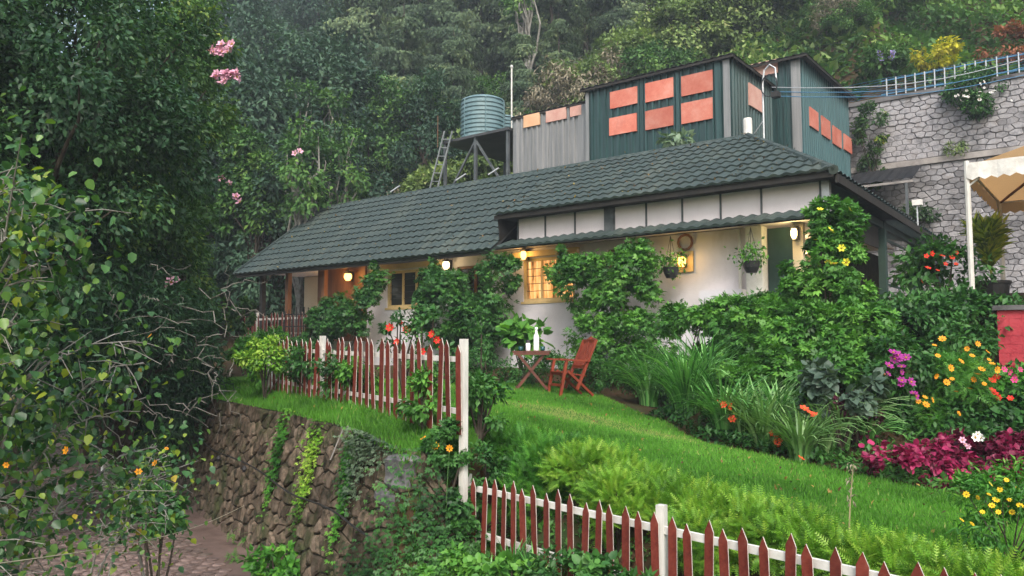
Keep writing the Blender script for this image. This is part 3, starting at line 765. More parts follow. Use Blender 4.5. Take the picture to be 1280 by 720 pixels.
def shed(name, label, x0, x1, y0, y1, z0, z1, mf, ms, over=.18):
    t = thing(name, label, 'shed', ((x0+x1)/2, (y0+y1)/2, z0))
    corrugated('front_sheet', (x0, y0), (x1, y0), z0, z1, mf, t); corrugated('side_sheet', (x1, y0), (x1, y1), z0, z1, ms, t)
    corrugated('side_sheet', (x0, y1), (x0, y0), z0, z1, ms, t); corrugated('rear_sheet', (x1, y1), (x0, y1), z0, z1, ms, t)
    mb = MB(); n = int((x1-x0+2*over)/.12)
    for k in range(n+1):
        x = x0-over+k*(x1-x0+2*over)/n; h = .035*(k % 2)
        mb.v += [(x, y0-over, z1+.02+h), (x, y1+over, z1-.02+h), (x, y0-over, z1+.012+h), (x, y1+over, z1-.03+h)]
        if k: b = len(mb.v)-8; mb.f += [(b, b+4, b+5, b+1), (b+2, b+3, b+7, b+6), (b, b+2, b+6, b+4)]; mb.m += [0, 0, 0]
    mb.build('roof', SHEETR, t)
    MB().box((x0-over, y0-over+.01, z1-.07), (x1+over, y0-over+.04, z1+.0)).build('eave_trim', DARKT, t)
    MB().box((x1+over-.04, y0-over+.05, z1-.09), (x1+over-.01, y1+over, z1-.01)).build('eave_trim', DARKT, t)
    return t
sA = shed('metal_shed', 'grey corrugated metal shed with pale boards, next to the water tank', -16.6, -13.42, 21.35, 24.5, 4.5, 8.76, SHEETA, SHEETA, .08)
board_Y(656, 141, 676, 160, 21.35, PEACHP, sA); board_Y(684, 135, 709, 153, 21.35, PINKP, sA); board_Y(714, 131, 728, 147, 21.35, PINKP, sA)
MB().box((-13.9, 21.28, 4.8), (-13.44, 21.31, 8.7)).build('corner_flashing', SHEETA, sA)
sB = shed('metal_shed', 'dark green corrugated shed with six red boards above the roof ridge', -13.36, -8.62, 21.0, 24.2, 4.5, 9.0, SHEETG, SHEETG)
for q in ((764,110,798,135),(808,99,843,127),(853,90,892,119),(763,143,797,169),(808,134,843,162),(853,124,892,154)): board_Y(*q, 21.0, REDP, sB)
for p in (735, 803, 848, 897): x = atY(p, 120, 21)[0]; MB().box((x-.06, 20.94, 4.6), (x+.06, 20.965, 8.93)).build('trim', SHEETA if p in (735,) else SHEETG, sB)
MB().box((-8.80, 20.93, 4.6), (-8.61, 20.96, 8.93)).build('corner_flashing', SHEETA, sB)
def board_X(px0, px1, py0, py1, X, mat, parent):
    ya = atX(px0, py0, X)[1]; yb = atX(px1, py1, X)[1]; pm = (px0+px1)/2
    pz = lambda py: atX(pm, py, X)[2]
    MB().box((X+.05, ya, pz(py1)), (X+.09, yb, pz(py0))).build('board', mat, parent)
board_X(933, 951, 110, 137, -8.62, PINKP, sB)
sC = shed('metal_shed', 'taller blue green corrugated shed with four small red boards on its side', -12.2, -7.7, 24.25, 29.3, 4.5, 9.72, SHEETG, SHEETB, .28)
board_Y(935, 76, 973, 97, 24.25, PINKP, sC)
for q in ((1009,1020,138,161),(1024,1035,149,172),(1038,1049,161,183),(1052,1062,171,190)): board_X(*q, -7.7, REDP, sC)
x = atY(990, 100, 24.25)[0]; MB().box((x-.0, 24.16, 4.6), (-7.68, 24.19, 9.65)).build('corner_flashing', SHEETA, sC)
# lean-to roof by the high wall
ln = thing('lean_to_roof', 'small dark ribbed metal lean-to roof against the stone wall', 'lean-to', (-6.2, 28.3, 2))
mb = MB(); n = 14
for k in range(n+1):
    t = k/n; xa = -7.6+2.15*t; h = .03*(k % 2)
    mb.v += [(xa, 29.7, 7.05+h), (xa+.25, 26.9, 6.1+h)]
    if k: b = len(mb.v)-4; mb.f.append((b, b+1, b+3, b+2)); mb.m.append(0)
mb.build('roof_sheet', M('old_dark_sheet', (.012,.013,.015), (.03,.03,.032), 3, .85, .1), ln)
MB().bar((-7.3, 26.95, 6.02), (-5.2, 26.95, 6.02), .05, .07).build('purlin', BAND, ln); MB().bar((-7.5, 29.6, 6.98), (-5.5, 29.6, 6.98), .06, .09).build('purlin', STEEL, ln)
for x in (-7.2, -5.4): MB().bar((x, 26.97, 1.9), (x, 26.97, 6.0), .08, .08).build('post', STEEL, ln)
# mast with hoop and pale duct beside the middle shed
ms = thing('utility_mast', 'pale steel mast with hooped cable at the end of the roof ridge', 'mast', (-7.9, 20.6, 3.0))
MB().tube([(-7.55, 20.6, 3.0), (-7.55, 20.6, 7.9), (-7.5, 20.6, 8.25), (-7.35, 20.6, 8.38), (-7.2, 20.6, 8.25), (-7.18, 20.6, 7.9)], .025, 6).build('pole', GALV, ms)
MB().tube([(-7.36+.22*math.cos(a*.5236), 20.55, 7.8+.3*math.sin(a*.5236)) for a in range(13)], .018, 5).build('cable_loop', BLACKPOT, ms)
MB().box((-7.3, 20.5, 7.45), (-7.1, 20.7, 7.6)).build('junction_box', IRON, ms)
MB().bar((-7.55, 20.6, 6.9), (-8.3, 20.9, 6.2), .02, .02).build('stay', GALV, ms)
MB().lathe((-7.95, 20.5, 3.0), [(.12, 0), (.12, 3.95), (.1, 4.0)], 12).build('duct', WHITEP, ms)
fl = thing('flood_light', 'small white twin flood light at the corner of the blue green shed', 'flood light', (-6.6, 19.3, 5.4))
for dx in (0, .16): MB().lathe((-6.55+dx, 19.2, 5.42), [(.03, -.05), (.07, 0), (.05, .06)], 8).build('lamp_head', WHITEP, fl)
MB().bar((-6.47, 19.25, 5.2), (-6.47, 19.25, 5.4), .03, .03).build('bracket', GALV, fl)
for (x, y, z, lab) in ((-4.1, 21.6, 3.95, 'little white camera lamp standing on the veranda eave'),):
    c = thing('security_camera', lab, 'camera', (x, y, z)); MB().bar((x, y, z-.1), (x, y, z+.42), .03, .03).build('post', GALV, c)
    MB().box((x-.1, y-.08, z+.40), (x+.12, y+.06, z+.54)).build('camera_head', WHITEP, c)
# overhead wires from the mast to the wall railing
for k in range(3):
    wv = MB().tube([(-7.3+(4.9+.3*k)*t/8, 20.6+9.7*t/8, 7.75-.12*k+(2.5-.12*k)*t/8-.35*math.sin(math.pi*t/8)) for t in range(9)], .012, 4).build('overhead_wire', BLUEN if k else GALV)
    tag(wv, ('grey' if k == 0 else 'upper blue' if k == 1 else 'lower blue')+' overhead wire running from the mast to the wall railing', 'wire', 'overhead wires')
# ------------------------------------------------------------------ water tanks on their stand
def tank(x, y, z, r_, h, label):
    t = thing('water_tank', label, 'water tank', (x, y, z), 'ribbed water tanks')
    prof = [(r_*.98, 0)]; n = 9
    for k in range(n):
        a = h*(.03+.86*k/n); d = h*.86/n; prof += [(r_, a), (r_, a+d*.62), (r_*.945, a+d*.72), (r_*.945, a+d*.92)]
    prof += [(r_, h*.9), (r_*.97, h*.93), (r_*.8, h*.97), (r_*.35, h*1.0)]
    MB().lathe((x, y, z), prof, 28).build('tank_body', TANKM, t, smooth=False)
    MB().lathe((x, y, z+h), [(r_*.33, -.01), (r_*.35, .05), (r_*.3, .09)], 16).build('tank_lid', TANKM, t)
    for a in range(6):
        g = a*math.pi/3+.3; MB().bar((x+r_*1.005*math.cos(g), y+r_*1.005*math.sin(g), z+.05), (x+r_*1.005*math.cos(g), y+r_*1.005*math.sin(g), z+h*.9), .05, .02).build('rib', TANKM, t)
TX, TY, TZ = -18.72, 22.2, 8.46
tank(TX, TY, TZ, .83, 1.64, 'front ribbed teal plastic water tank on the steel stand')
tank(TX-.55, TY+1.7, TZ, .82, 1.4, 'second teal water tank, half hidden behind the first tank')
st = thing('tank_stand', 'dark steel stand carrying the teal water tanks', 'tank stand', (TX, TY, 4))
x0, x1, y0, y1 = TX-1.15, TX+2.0, TY-1.0, TY+2.75
MB().box((x0, y0, TZ-.10), (x1, y1, TZ-.005)).build('platform', SHEETR, st)
for x in (x0+.1, (x0+x1)/2, x1-.1):
    for y in (y0+.1, y1-.1): MB().bar((x, y, 3.0), (x, y, TZ-.1), .1, .1).build('leg', STEEL, st)
MB().bar((x0+.1, y0+.1, 6.2), ((x0+x1)/2, y0+.1, TZ-.2), .07, .07).build('brace', STEEL, st); MB().bar((x1-.1, y0+.1, 6.2), ((x0+x1)/2, y0+.1, TZ-.2), .07, .07).build('brace', STEEL, st)
MB().bar((x0+.1, y1-.1, 6.2), (x1-.1, y1-.1, TZ-.2), .07, .07).build('brace', STEEL, st)
la = thing('ladder', 'pale metal ladder leaning on the water tank stand', 'ladder', (x0-.6, y0-.2, 4.5))
A = np.array([-20.35, 20.85, 5.4]); B = np.array([-19.42, 21.08, 8.75]); sd = np.array([.62, .0, -.10])*.62
for s_ in (-1, 1): MB().bar(A+sd*s_*.5, B+sd*s_*.5, .045, .045).build('rail', M('ladder_steel', (.16,.18,.18), (.24,.26,.26), 6, .5, .4), la)
for k in range(1, 11): p = A+(B-A)*k/11; MB().bar(p-sd*.5, p+sd*.5, .03, .03).build('rung', MATS['ladder_steel'], la)
an = thing('antenna_mast', 'thin white pole with a round tip rising behind the water tank', 'antenna', (TX+.5, TY+1.0, TZ))
MB().tube([(TX+.42, TY+1.2, TZ-.1), (TX+.42, TY+1.2, TZ+3.05)], .03, 6).build('pole', WHITEP, an)
MB().lathe((TX+.42, TY+1.2, TZ+3.05), [(.03, -.02), (.07, .05), (.03, .12)], 8).build('tip', WHITEP, an)
MB().tube([(x0-.2, y0, TZ-.2), (x0-.2, y0, TZ+1.0)], .015, 4).build('rod', BROWN, st)
# small spare tiles / clips on the ridge
for k, x in enumerate((-19.2, -16.3, -15.0)):
    o = MB().bar((x, RY-.15, RZ+.12), (x+.32, RY-.05, RZ+.30), .06, .03).build('ridge_bracket', GALV, H)

# ------------------------------------------------------------------ picket fences
def picket_mesh(h, wd=.085, th=.009):
    mb = MB(); a = wd/2; pr = [(-a, 0), (a, 0), (a, h-.09), (0, h), (-a, h-.09)]
    vs = [(x, -th/2, z) for x, z in pr]+[(x, th/2, z) for x, z in pr]
    mb.add(vs, [(0, 1, 2, 3, 4), (9, 8, 7, 6, 5)], 0); mb.add(vs, [(i, i+5, (i+1) % 5+5, (i+1) % 5) for i in range(5)], 1)
    return mb.mesh('picket', [PICKET, M('worn_white_edge', (.34,.29,.26), (.55,.51,.47), 14, .75, .2)])
def fence(label, a, b, ztop, zbase, spacing, ph, posts, post_h, rails, side=1, wd=.085, jitter=.03):
    a = np.array(a); b = np.array(b); L = np.linalg.norm(b-a); d = (b-a)/L; n = np.array([d[1], -d[0]])*side
    t = thing('picket_fence', label, 'fence', (*((a+b)/2), (zbase(0)+zbase(1))/2), 'red picket fences')
    ang = math.atan2(d[1], d[0]); N = int(L/spacing); meshes = [picket_mesh(ph*s_, wd) for s_ in (.97, 1, 1.03)]
    for k in range(N+1):
        q = a+d*(k*spacing+.02)+n*.045; zt = ztop(k/N)
        o = place(random.choice(meshes), 'picket', t, loc=(q[0], q[1], zt-ph+random.uniform(-jitter, jitter)*.6))
        o.rotation_euler = (random.gauss(0, .02), random.gauss(0, .022), ang+random.gauss(0, .05))
    for off in rails:
        p0 = (*a, ztop(0)-off); p1 = (*b, ztop(1)-off); MB().bar(p0, p1, .035, .06).build('rail', WHITEP, t)
    for k in posts:
        q = a+d*L*k[0]; zb = k[2] if len(k) > 2 else zbase(k[0])-.2
        MB().box((q[0]-.036, q[1]-.036, zb), (q[0]+.036, q[1]+.036, ztop(k[0])+k[1])).build('post', OLDWHITE, t)
    return t
FA, FB = (-5.9, 6.68), (-12.7, 8.95)
uf = fence('upper picket fence of red pointed pickets along the lawn edge above the rubble wall', FA, FB, lambda t: .88+.12*t, lambda t: -.25+.3*t, .232, 1.02, [(0.0, .03, -1.0), (.62, .05), (1.0, .02)], 0, (.20, .78), -1, .115)
lf = fence('lower white railed picket fence with red pickets at the bottom of the garden', (-5.97, 6.83), (-.2, 5.29), lambda t: -.60+.09*t, lambda t: -1.4, .178, .80, [(.0, .0), (.485, .06), (1.0, .05)], 0, (.14, .62), 1, .085)
vf = fence('short picket fence with red pickets in front of the left porch', (-21.9, 14.5), (-18.6, 14.5), lambda t: 1.86, lambda t: .9, .19, .85, [(.18, .05), (1.0, .08)], 0, (.16, .6), 1, .08)
ga = thing('iron_gate', 'black iron gate between the porch picket fence and the vine', 'gate', (-18.2, 14.3, .9))
for k in range(9): x = -19.7+k*.18; MB().tube([(x, 14.35, .9), (x, 14.35, 1.9+.12*math.sin(k*math.pi/8))], .016, 5).build('bar', IRON, ga)
for z in (1.0, 1.45, 1.8): MB().bar((-19.75, 14.35, z), (-18.2, 14.35, z), .03, .03).build('rail', IRON, ga)

# ------------------------------------------------------------------ garden furniture
def at_local(t, mb, name, mat): return mb.build(name, mat, t, local=True)
tp = gp(664, 488); tp[2] = hz(tp[0], tp[1])+.012
tb = thing('folding_table', 'folding wooden garden table with crossed legs on the lawn', 'table', tp, rz=R(38))
for k in range(6): at_local(tb, MB().box((-.365, -.26+k*.088, .715), (.365, -.26+k*.088+.08, .74)), 'table_slat', TABLEW)
at_local(tb, MB().box((-.34, -.262, .665), (.34, -.235, .712)), 'apron', TABLEW); at_local(tb, MB().box((-.34, .24, .665), (.34, .268, .712)), 'apron', TABLEW)
for y in (-.2, .2):
    at_local(tb, MB().bar((-.28, y, .02), (.26, y+.03, .7), .05, .06, up=(0, 1, 0)), 'leg', TABLEW); at_local(tb, MB().bar((.29, y-.03, .02), (-.27, y-.03, .7), .05, .06, up=(0, 1, 0)), 'leg', TABLEW)
for x in (-.28, .29): at_local(tb, MB().bar((x, -.25, .04), (x, .25, .04), .04, .05), 'stretcher', TABLEW)
ca, sa = math.cos(R(38)), math.sin(R(38))
def on_table(dx, dy): return (tp[0]+ca*dx-sa*dy, tp[1]+sa*dx+ca*dy, tp[2]+.741)
def vessel(name, label, cat, p, prof, mat, extra=None):
    t = thing(name, label, cat, p); MB().lathe(p, prof, 16).build('body', mat, t, smooth=True)
    if extra: MB().lathe(p, extra[0], 14).build(extra[1], extra[2], t, smooth=True)
vessel('bottle', 'tall white bottle standing on the garden table', 'bottle', on_table(.10, 0), [(.052, 0), (.056, .02), (.056, .24), (.05, .29), (.024, .345), (.022, .40)], WHITEG, ([(.027, .401), (.03, .41), (.03, .45), (.022, .455)], 'cap', WHITEG))
vessel('thermos', 'short white flask with a dark cap on the garden table', 'flask', on_table(-.06, -.04), [(.042, 0), (.046, .01), (.046, .13), (.036, .15)], WHITEG, ([(.037, .151), (.04, .16), (.04, .2), (.03, .205)], 'cap', BLACKPOT))
vessel('cup', 'teal cup on the garden table beside the short flask', 'cup', on_table(-.2, .02), [(.03, 0), (.043, .02), (.048, .085), (.042, .085), (.036, .03)], TEALG, ([(.049, .07), (.05, .075), (.049, .08)], 'rim', TEALG))
vessel('cup', 'teal cup on the garden table between the tall bottle and the chair', 'cup', on_table(.22, -.02), [(.03, 0), (.043, .02), (.048, .085), (.042, .085), (.036, .03)], TEALG, ([(.049, .07), (.05, .075), (.049, .08)], 'rim', TEALG))
cp = spot(712, 15.0); cp[2] += .012
ch = thing('garden_armchair', 'red brown wooden slatted armchair facing the garden table', 'chair', cp, rz=R(60))
for y in (-.27, .27):
    at_local(ch, MB().bar((-.33, y, .0), (-.20, y, .66), .045, .05), 'leg', TEAK)
    at_local(ch, MB().bar((-.16, y*.86, .46), (.36, y*.86, .0), .045, .05, up=(0, 1, 0)), 'leg', TEAK)
    at_local(ch, MB().bar((.02, y*.93, .12), (.43, y*.93, 1.04), .045, .055, up=(0, 1, 0)), 'back_post', TEAK)
    at_local(ch, MB().bar((-.36, y*1.02, .68), (.27, y*1.02, .64), .07, .03), 'armrest', TEAK)
for k in range(7): x = -.30+k*.075; at_local(ch, MB().box((x, -.245, .43-.012*k), (x+.06, .245, .452-.012*k)), 'seat_slat', TEAK)
for k in range(7): y = -.2+k*.0667; at_local(ch, MB().bar((.185, y, .5), (.455, y, 1.1-.02*abs(k-3)), .045, .018, up=(1, 0, 0)), 'back_slat', TEAK)
for x, z in ((.2, .53), (.42, 1.02)): at_local(ch, MB().bar((x, -.25, z), (x, .25, z), .035, .06), 'back_rail', TEAK)
at_local(ch, MB().bar((-.29, -.27, .2), (-.29, .27, .2), .035, .045), 'stretcher', TEAK); at_local(ch, MB().bar((-.25, -.27, .41), (-.25, .27, .41), .035, .05), 'seat_rail', TEAK)

# ------------------------------------------------------------------ tent and red wall on the right terrace
P0 = atD(1216, 385, 13.4); PX, PY = P0[0], P0[1]; ZE = 3.9
tn = thing('canopy_tent', 'tan canvas canopy tent with white valance on thin poles', 'tent', (PX+1.5, PY+1.5, 1.4))
W_, D_ = 3.6, 4.2
MB().tube([(PX, PY, 1.35), (PX, PY, ZE+.1)], .045, 8).build('pole', OLDWHITE, tn)
MB().tube([(PX, PY+D_, 1.35), (PX, PY+D_, ZE+.1)], .045, 8).build('pole', OLDWHITE, tn)
MB().tube([(PX+W_, PY, 1.35), (PX+W_, PY, ZE+.1)], .045, 8).build('pole', OLDWHITE, tn); MB().tube([(PX+W_, PY+D_, 1.35), (PX+W_, PY+D_, ZE+.1)], .045, 8).build('pole', OLDWHITE, tn)
ap = (PX+W_/2, PY+D_/2, ZE+1.0); c4 = [(PX, PY, ZE), (PX+W_, PY, ZE), (PX+W_, PY+D_, ZE), (PX, PY+D_, ZE)]
mb = MB(); G = 6
for k in range(4):
    a = np.array(c4[k]); b = np.array(c4[(k+1) % 4]); t_ = np.array(ap); base = len(mb.v)
    for i in range(G+1):
        for j in range(G+1):
            p = (a+(b-a)*j/G)*(1-i/G)+t_*(i/G); p[2] -= .10*math.sin(math.pi*i/G)*math.sin(math.pi*j/G); mb.v.append(tuple(p))
    for i in range(G):
        for j in range(G): q = base+i*(G+1)+j; mb.f.append((q, q+1, q+G+2, q+G+1)); mb.m.append(0)
mb.build('canopy', CANVAS, tn, smooth=True)
for k in range(4):
    a = np.array(c4[k]); b = np.array(c4[(k+1) % 4]); mb = MB(); n = 40; L = np.linalg.norm(b-a); d = (b-a)/L; o = np.array([d[1], -d[0], 0])*.05
    for i in range(n+1):
        p = a+(b-a)*i/n; sc = .20+.05*abs(math.sin(i*math.pi*n/40*.25*2)); wv = o*(1+.35*math.sin(i*1.1))
        mb.v += [tuple(p+wv*.6+np.array([0, 0, .06])), tuple(p+wv+np.array([0, 0, -sc]))]
        if i: q = len(mb.v)-4; mb.f.append((q, q+1, q+3, q+2)); mb.m.append(0)
    mb.build('valance', VALANCE if k in (0, 1) else CANVAS, tn)
    MB().bar(a, b, .04, .04).build('eave_tube', OLDWHITE, tn)
    MB().bar(a+np.array([0, 0, -.02]), np.array(ap)+np.array([0, 0, -.12]), .04, .04).build('rafter', BROWN, tn)
    MB().bar(a+np.array([0, 0, -.35]), a+(b-a)/L*.4+np.array([0, 0, -.03]), .03, .03).build('brace', OLDWHITE, tn)
p = atD(1246, 388, 11.6); q = atD(1246, 462, 11.6)
rwall = thing('red_wall', 'red painted low terrace wall at the edge of the flower bed', 'wall', (p[0]+1.6, p[1], q[2]))
zt, zb = p[2], q[2]-.5; jn = 11
for j in range(jn):
    z0 = zb+(zt-zb)*j/jn; z1 = zb+(zt-zb)*(j+1)/jn-.004
    for i in range(12):
        xo = p[0]+i*.3-(.15 if j % 2 else 0); xa = max(p[0], xo); MB().box((xa, p[1]+random.uniform(0, .006), z0), (xo+.296, p[1]+.2, z1)).build('block', REDWALL, rwall)
MB().box((p[0]-.05, p[1]-.05, zt+.001), (p[0]+3.6, p[1]+.4, zt+.07)).build('coping', GREYM, rwall)
MB().box((p[0]+.005, p[1]+.012, zb), (p[0]+3.5, p[1]+.19, zt-.002)).build('core', REDWALL, rwall)
# ------------------------------------------------------------------ foliage colours
L_VINE = LM('vine_leaf', [(0, (.012,.045,.012)), (.55, (.028,.095,.02)), (1, (.065,.165,.03))])
L_VINE2 = LM('bright_vine_leaf', [(0, (.02,.07,.012)), (.5, (.045,.14,.02)), (1, (.11,.25,.035))])
L_DARK = LM('dark_leaf', [(0, (.008,.022,.010)), (.5, (.016,.042,.018)), (.85, (.03,.07,.025)), (1, (.07,.12,.02))], rough=.45, spec=.3, trans=.3, gain=2.3, low_shade=.6)
L_DARK2 = LM('dark_leaf_yellowed', [(0, (.010,.03,.010)), (.5, (.025,.06,.018)), (.8, (.05,.1,.02)), (1, (.16,.18,.02))], rough=.45, spec=.3, trans=.3, gain=2.0, low_shade=.6)
L_HEDGE = LM('hedge_leaf', [(0, (.012,.05,.012)), (.6, (.03,.1,.02)), (1, (.06,.15,.03))])
L_LIME = LM('lime_feather', [(0, (.04,.14,.012)), (.5, (.11,.25,.02)), (1, (.26,.36,.05))], trans=.3, gain=1.4)
L_FERN = LM('green_feather', [(0, (.02,.09,.012)), (.6, (.05,.17,.02)), (1, (.12,.26,.03))], trans=.3)
L_STRAP = LM('strap_leaf', [(0, (.025,.095,.02)), (.6, (.06,.18,.04)), (1, (.14,.28,.09))], rough=.42, spec=.5, gain=1.9)
L_STRAPP = LM('pale_strap_leaf', [(0, (.05,.12,.03)), (.6, (.1,.2,.06)), (1, (.18,.27,.12))], rough=.42, spec=.5, gain=1.8)
L_MAG = LM('magenta_leaf', [(0, (.05,.003,.012)), (.45, (.16,.006,.04)), (1, (.42,.03,.12))], trans=.2, tint=(1.2, .8, .9), gain=1.1)
L_PURP = LM('purple_leaf', [(0, (.03,.006,.015)), (.6, (.08,.012,.03)), (1, (.16,.03,.06))], trans=.15, tint=(1.1, .8, .9))
L_CON = LM('drooping_conifer_leaf', [(0, (.025,.05,.032)), (.5, (.065,.1,.055)), (.85, (.11,.15,.075)), (1, (.19,.22,.09))], rough=.7, spec=.15, trans=.25, gain=1.7)
L_BLUE = LM('blue_green_leaf', [(0, (.012,.03,.02)), (.6, (.028,.06,.036)), (1, (.05,.09,.05))], rough=.6, spec=.25, trans=.2, gain=1.8)
L_MID = LM('mid_green_leaf', [(0, (.02,.06,.015)), (.6, (.05,.12,.028)), (1, (.12,.2,.04))], rough=.6, spec=.25)
L_HILL = LM('hillside_leaf', [(0, (.05,.08,.03)), (.5, (.1,.15,.05)), (.85, (.16,.21,.07)), (1, (.22,.2,.11))], rough=.7, spec=.15, gain=1.75)
L_DRY = LM('dry_twig_leaf', [(0, (.09,.075,.055)), (.6, (.17,.15,.11)), (1, (.24,.22,.15))], rough=.85, spec=.1, trans=.1)
L_RUST = LM('rust_leaf', [(0, (.12,.045,.025)), (1, (.28,.11,.06))], rough=.8)
L_YEL = LM('yellow_blossom_leaf', [(0, (.3,.26,.02)), (1, (.6,.5,.03))], rough=.7)
L_GRASS = LM('grass_blade', [(0, (.025,.085,.01)), (.55, (.055,.16,.016)), (.9, (.1,.22,.03)), (1, (.2,.2,.07))], rough=.6, spec=.2, trans=.3, gain=1.75)
L_BIG = LM('big_leaf', [(0, (.02,.065,.025)), (.55, (.04,.11,.03)), (.85, (.09,.17,.03)), (1, (.2,.24,.02))], rough=.42, spec=.45, trans=.3)
L_PALM = LM('palm_leaf', [(0, (.1,.18,.02)), (.6, (.22,.3,.03)), (1, (.42,.42,.05))])
FL = {k: M('petal_'+k, c, rough=.6, spec=.2) for k, c in dict(orange=(.75,.16,.02), red=(.62,.03,.02), yellow=(.8,.5,.02), amber=(.8,.32,.02), purple=(.3,.03,.22), magenta=(.55,.04,.2), pink=(.7,.38,.5), white=(.75,.75,.72), lilac=(.42,.36,.75), lemon=(.75,.68,.05), scarlet=(.7,.08,.03)).items()}
FC = M('flower_centre', (.35,.2,.02), rough=.8)
def BL(k, size=.05, petals=6, cup=.3): return bloom_mesh('bloom_%s_%d' % (k, int(size*1000)), FL[k], FC, petals, size, cup)

# ------------------------------------------------------------------ vines on the house front
def B(px, py, Y, rx, ry, rz): return (atY(px, py, Y), (rx, ry, rz))
VW = MATS['pale_bark']
plant('climbing_vine', 'leafy dark vine bush beside the left porch gate', 'vine', [B(420, 395, 14.6, .7, .35, .55), B(462, 378, 14.6, .38, .3, .6), B(405, 408, 14.6, .6, .35, .45), B(438, 405, 14.5, .6, .35, .5), B(478, 350, 14.65, .3, .2, .2)], 6000, .10, T_LOBE, L_VINE, base=(*atY(430, 420, 14.6)[:2], .3), group='vines on the house front', cr=.22)
plant('climbing_vine', 'largest vine bush covering the wall between the two windows', 'vine', [B(560, 385, 14.5, 1.0, .4, .9), B(595, 405, 14.5, .8, .4, .7), B(540, 362, 14.6, .4, .3, .5), B(622, 355, 14.6, .35, .25, .75), B(585, 430, 14.4, .8, .35, .5), B(600, 340, 14.65, .55, .2, .16), B(560, 348, 14.65, .5, .2, .18)], 10500, .10, T_LOBE, L_VINE, base=(*atY(575, 430, 14.6)[:2], .3), group='vines on the house front', cr=.22)
plant('climbing_vine', 'broad vine bush climbing the wall behind the armchair', 'vine', [B(725, 360, 14.5, .55, .35, .7), B(775, 375, 14.4, .75, .45, .75), B(790, 345, 14.4, .55, .4, .5), B(750, 430, 14.1, .75, .4, .6), B(800, 425, 14.1, .8, .45, .55), B(700, 335, 14.7, .35, .25, .35), B(745, 330, 14.6, .5, .2, .2), B(795, 322, 14.5, .45, .25, .25)], 12500, .095, T_LOBE, L_VINE2, base=(*atY(770, 440, 14.4)[:2], .3), group='vines on the house front', cr=.2, wood=VW)
# trailing shoots hanging from the eave
for k, (px, py, n) in enumerate(((470, 350, 260), (640, 340, 420), (705, 330, 360), (545, 345, 260))):
    plant('vine_shoot', ('thin trailing vine shoot hanging from the eave ' + ('beside the porch lamp', 'by the lit window', 'over the lit window', 'above the largest vine')[k]), 'vine', [B(px, py, 14.75, .16, .12, .45)], n, .11, T_LOBE, L_VINE, base=atY(px, py-25, 14.8), group='vine shoots under the eave', cr=.12, nst=3, sr=.012)
# hedge of climbers along the garden front and the tall flowering pillar
plant('creeper_hedge', 'bright leafy creeper hedge in front of the white house wall', 'hedge', [B(855, 400, 13.2, .55, .35, .22), B(905, 405, 13.0, .6, .45, .4), B(950, 425, 12.6, .75, .5, .6), B(880, 445, 12.9, .4, .35, .3), B(925, 465, 12.4, .7, .45, .5)], 7500, .105, T_LOBE, L_VINE2, cr=.18)
pl, cc = plant('flowering_pillar', 'tall leafy column of creeper with yellow flowers at the house corner', 'creeper', [B(1038, 285, 12.9, .42, .36, .42), B(1032, 330, 12.8, .58, .42, .55), B(1022, 385, 12.7, .78, .45, .6), B(1015, 430, 12.3, .8, .5, .6), B(1035, 480, 11.6, .85, .55, .55), B(1050, 440, 12.0, .6, .5, .5)], 14500, .095, T_LOBE, L_VINE2, base=(*atY(1035, 470, 12.6)[:2], .2), cr=.17)
blooms(pl, BL('lemon', .06), [atY(x, y, 12.5) for x, y in ((1025,262),(1062,262),(1038,288),(1052,310),(1035,328),(1042,330),(1030,338),(1020,300),(1058,328),(1012,345))])
plant('creeper_hedge', 'mid green creeper mound behind the strap-leaved lilies', 'hedge', [B(985, 470, 11.8, .7, .5, .5), B(940, 490, 11.5, .6, .4, .4), B(1000, 440, 12.1, .6, .4, .5), B(985, 405, 12.5, .6, .4, .5), B(955, 395, 12.7, .5, .35, .35), B(1075, 430, 12.0, .5, .4, .6)], 8500, .10, T_LOBE, L_VINE2, cr=.18)
# low clipped hedge behind table and chair
hb = [(np.array([x, 13.25+.1*math.sin(x*3), .28]), (.55, .33, .42)) for x in np.arange(-13.5, -6.3, .5)]
plant('low_hedge', 'low dark clipped hedge behind the table and armchair', 'hedge', hb, 13000, .06, T_LEAF, L_HEDGE, base=(-9.5, 13.3, .1), cr=.14, shell=.75, nst=0)
plant('leafy_plant', 'large light green heart-leaved plant behind the folding table', 'plant', [B(655, 425, 13.6, .4, .25, .35)], 190, .24, T_BROAD, L_VINE2, cr=.25, ncl=12)
# ------------------------------------------------------------------ strap-leaved lilies along the bed
strap = [(812, 508, 230, 1.35, 'large arching lily clump nearest the armchair', L_STRAP), (858, 520, 260, 1.45, 'wide arching lily clump below the creeper hedge', L_STRAP), (905, 545, 180, 1.1, 'lily clump with orange flowers left of the drooping one', L_STRAP), (955, 562, 180, 1.1, 'drooping pale lily clump with orange blooms at the lawn edge', L_STRAPP), (1000, 578, 130, .95, 'small lily tuft leaning over the lawn edge', L_STRAPP), (1052, 560, 150, 1.1, 'lily clump under the purple bush', L_STRAPP), (1085, 560, 90, .7, 'lily tuft beside the magenta hedge', L_STRAP), (885, 500, 160, 1.3, 'tall lily clump close against the creeper hedge', L_STRAP)]
strap += [(835, 500, 150, 1.2, 'lily clump squeezed between the two largest ones', L_STRAP), (930, 552, 140, 1.0, 'lily clump between the orange flowered ones', L_STRAPP), (1030, 568, 120, .9, 'pale lily clump left of the purple bush', L_STRAPP), (975, 545, 120, 1.0, 'upright lily clump at the foot of the creeper mound', L_STRAP)]
sroots = []
for px, py, n, L, lab, mt in strap: sroots.append(strap_plant('lily_clump', lab, 'lily', gp(px, py), n, L, mt, 'lily clumps along the lawn', .034))
def on_root(root, pts, me, D): blooms(root, me, [atD(x, y, D) for x, y in pts])
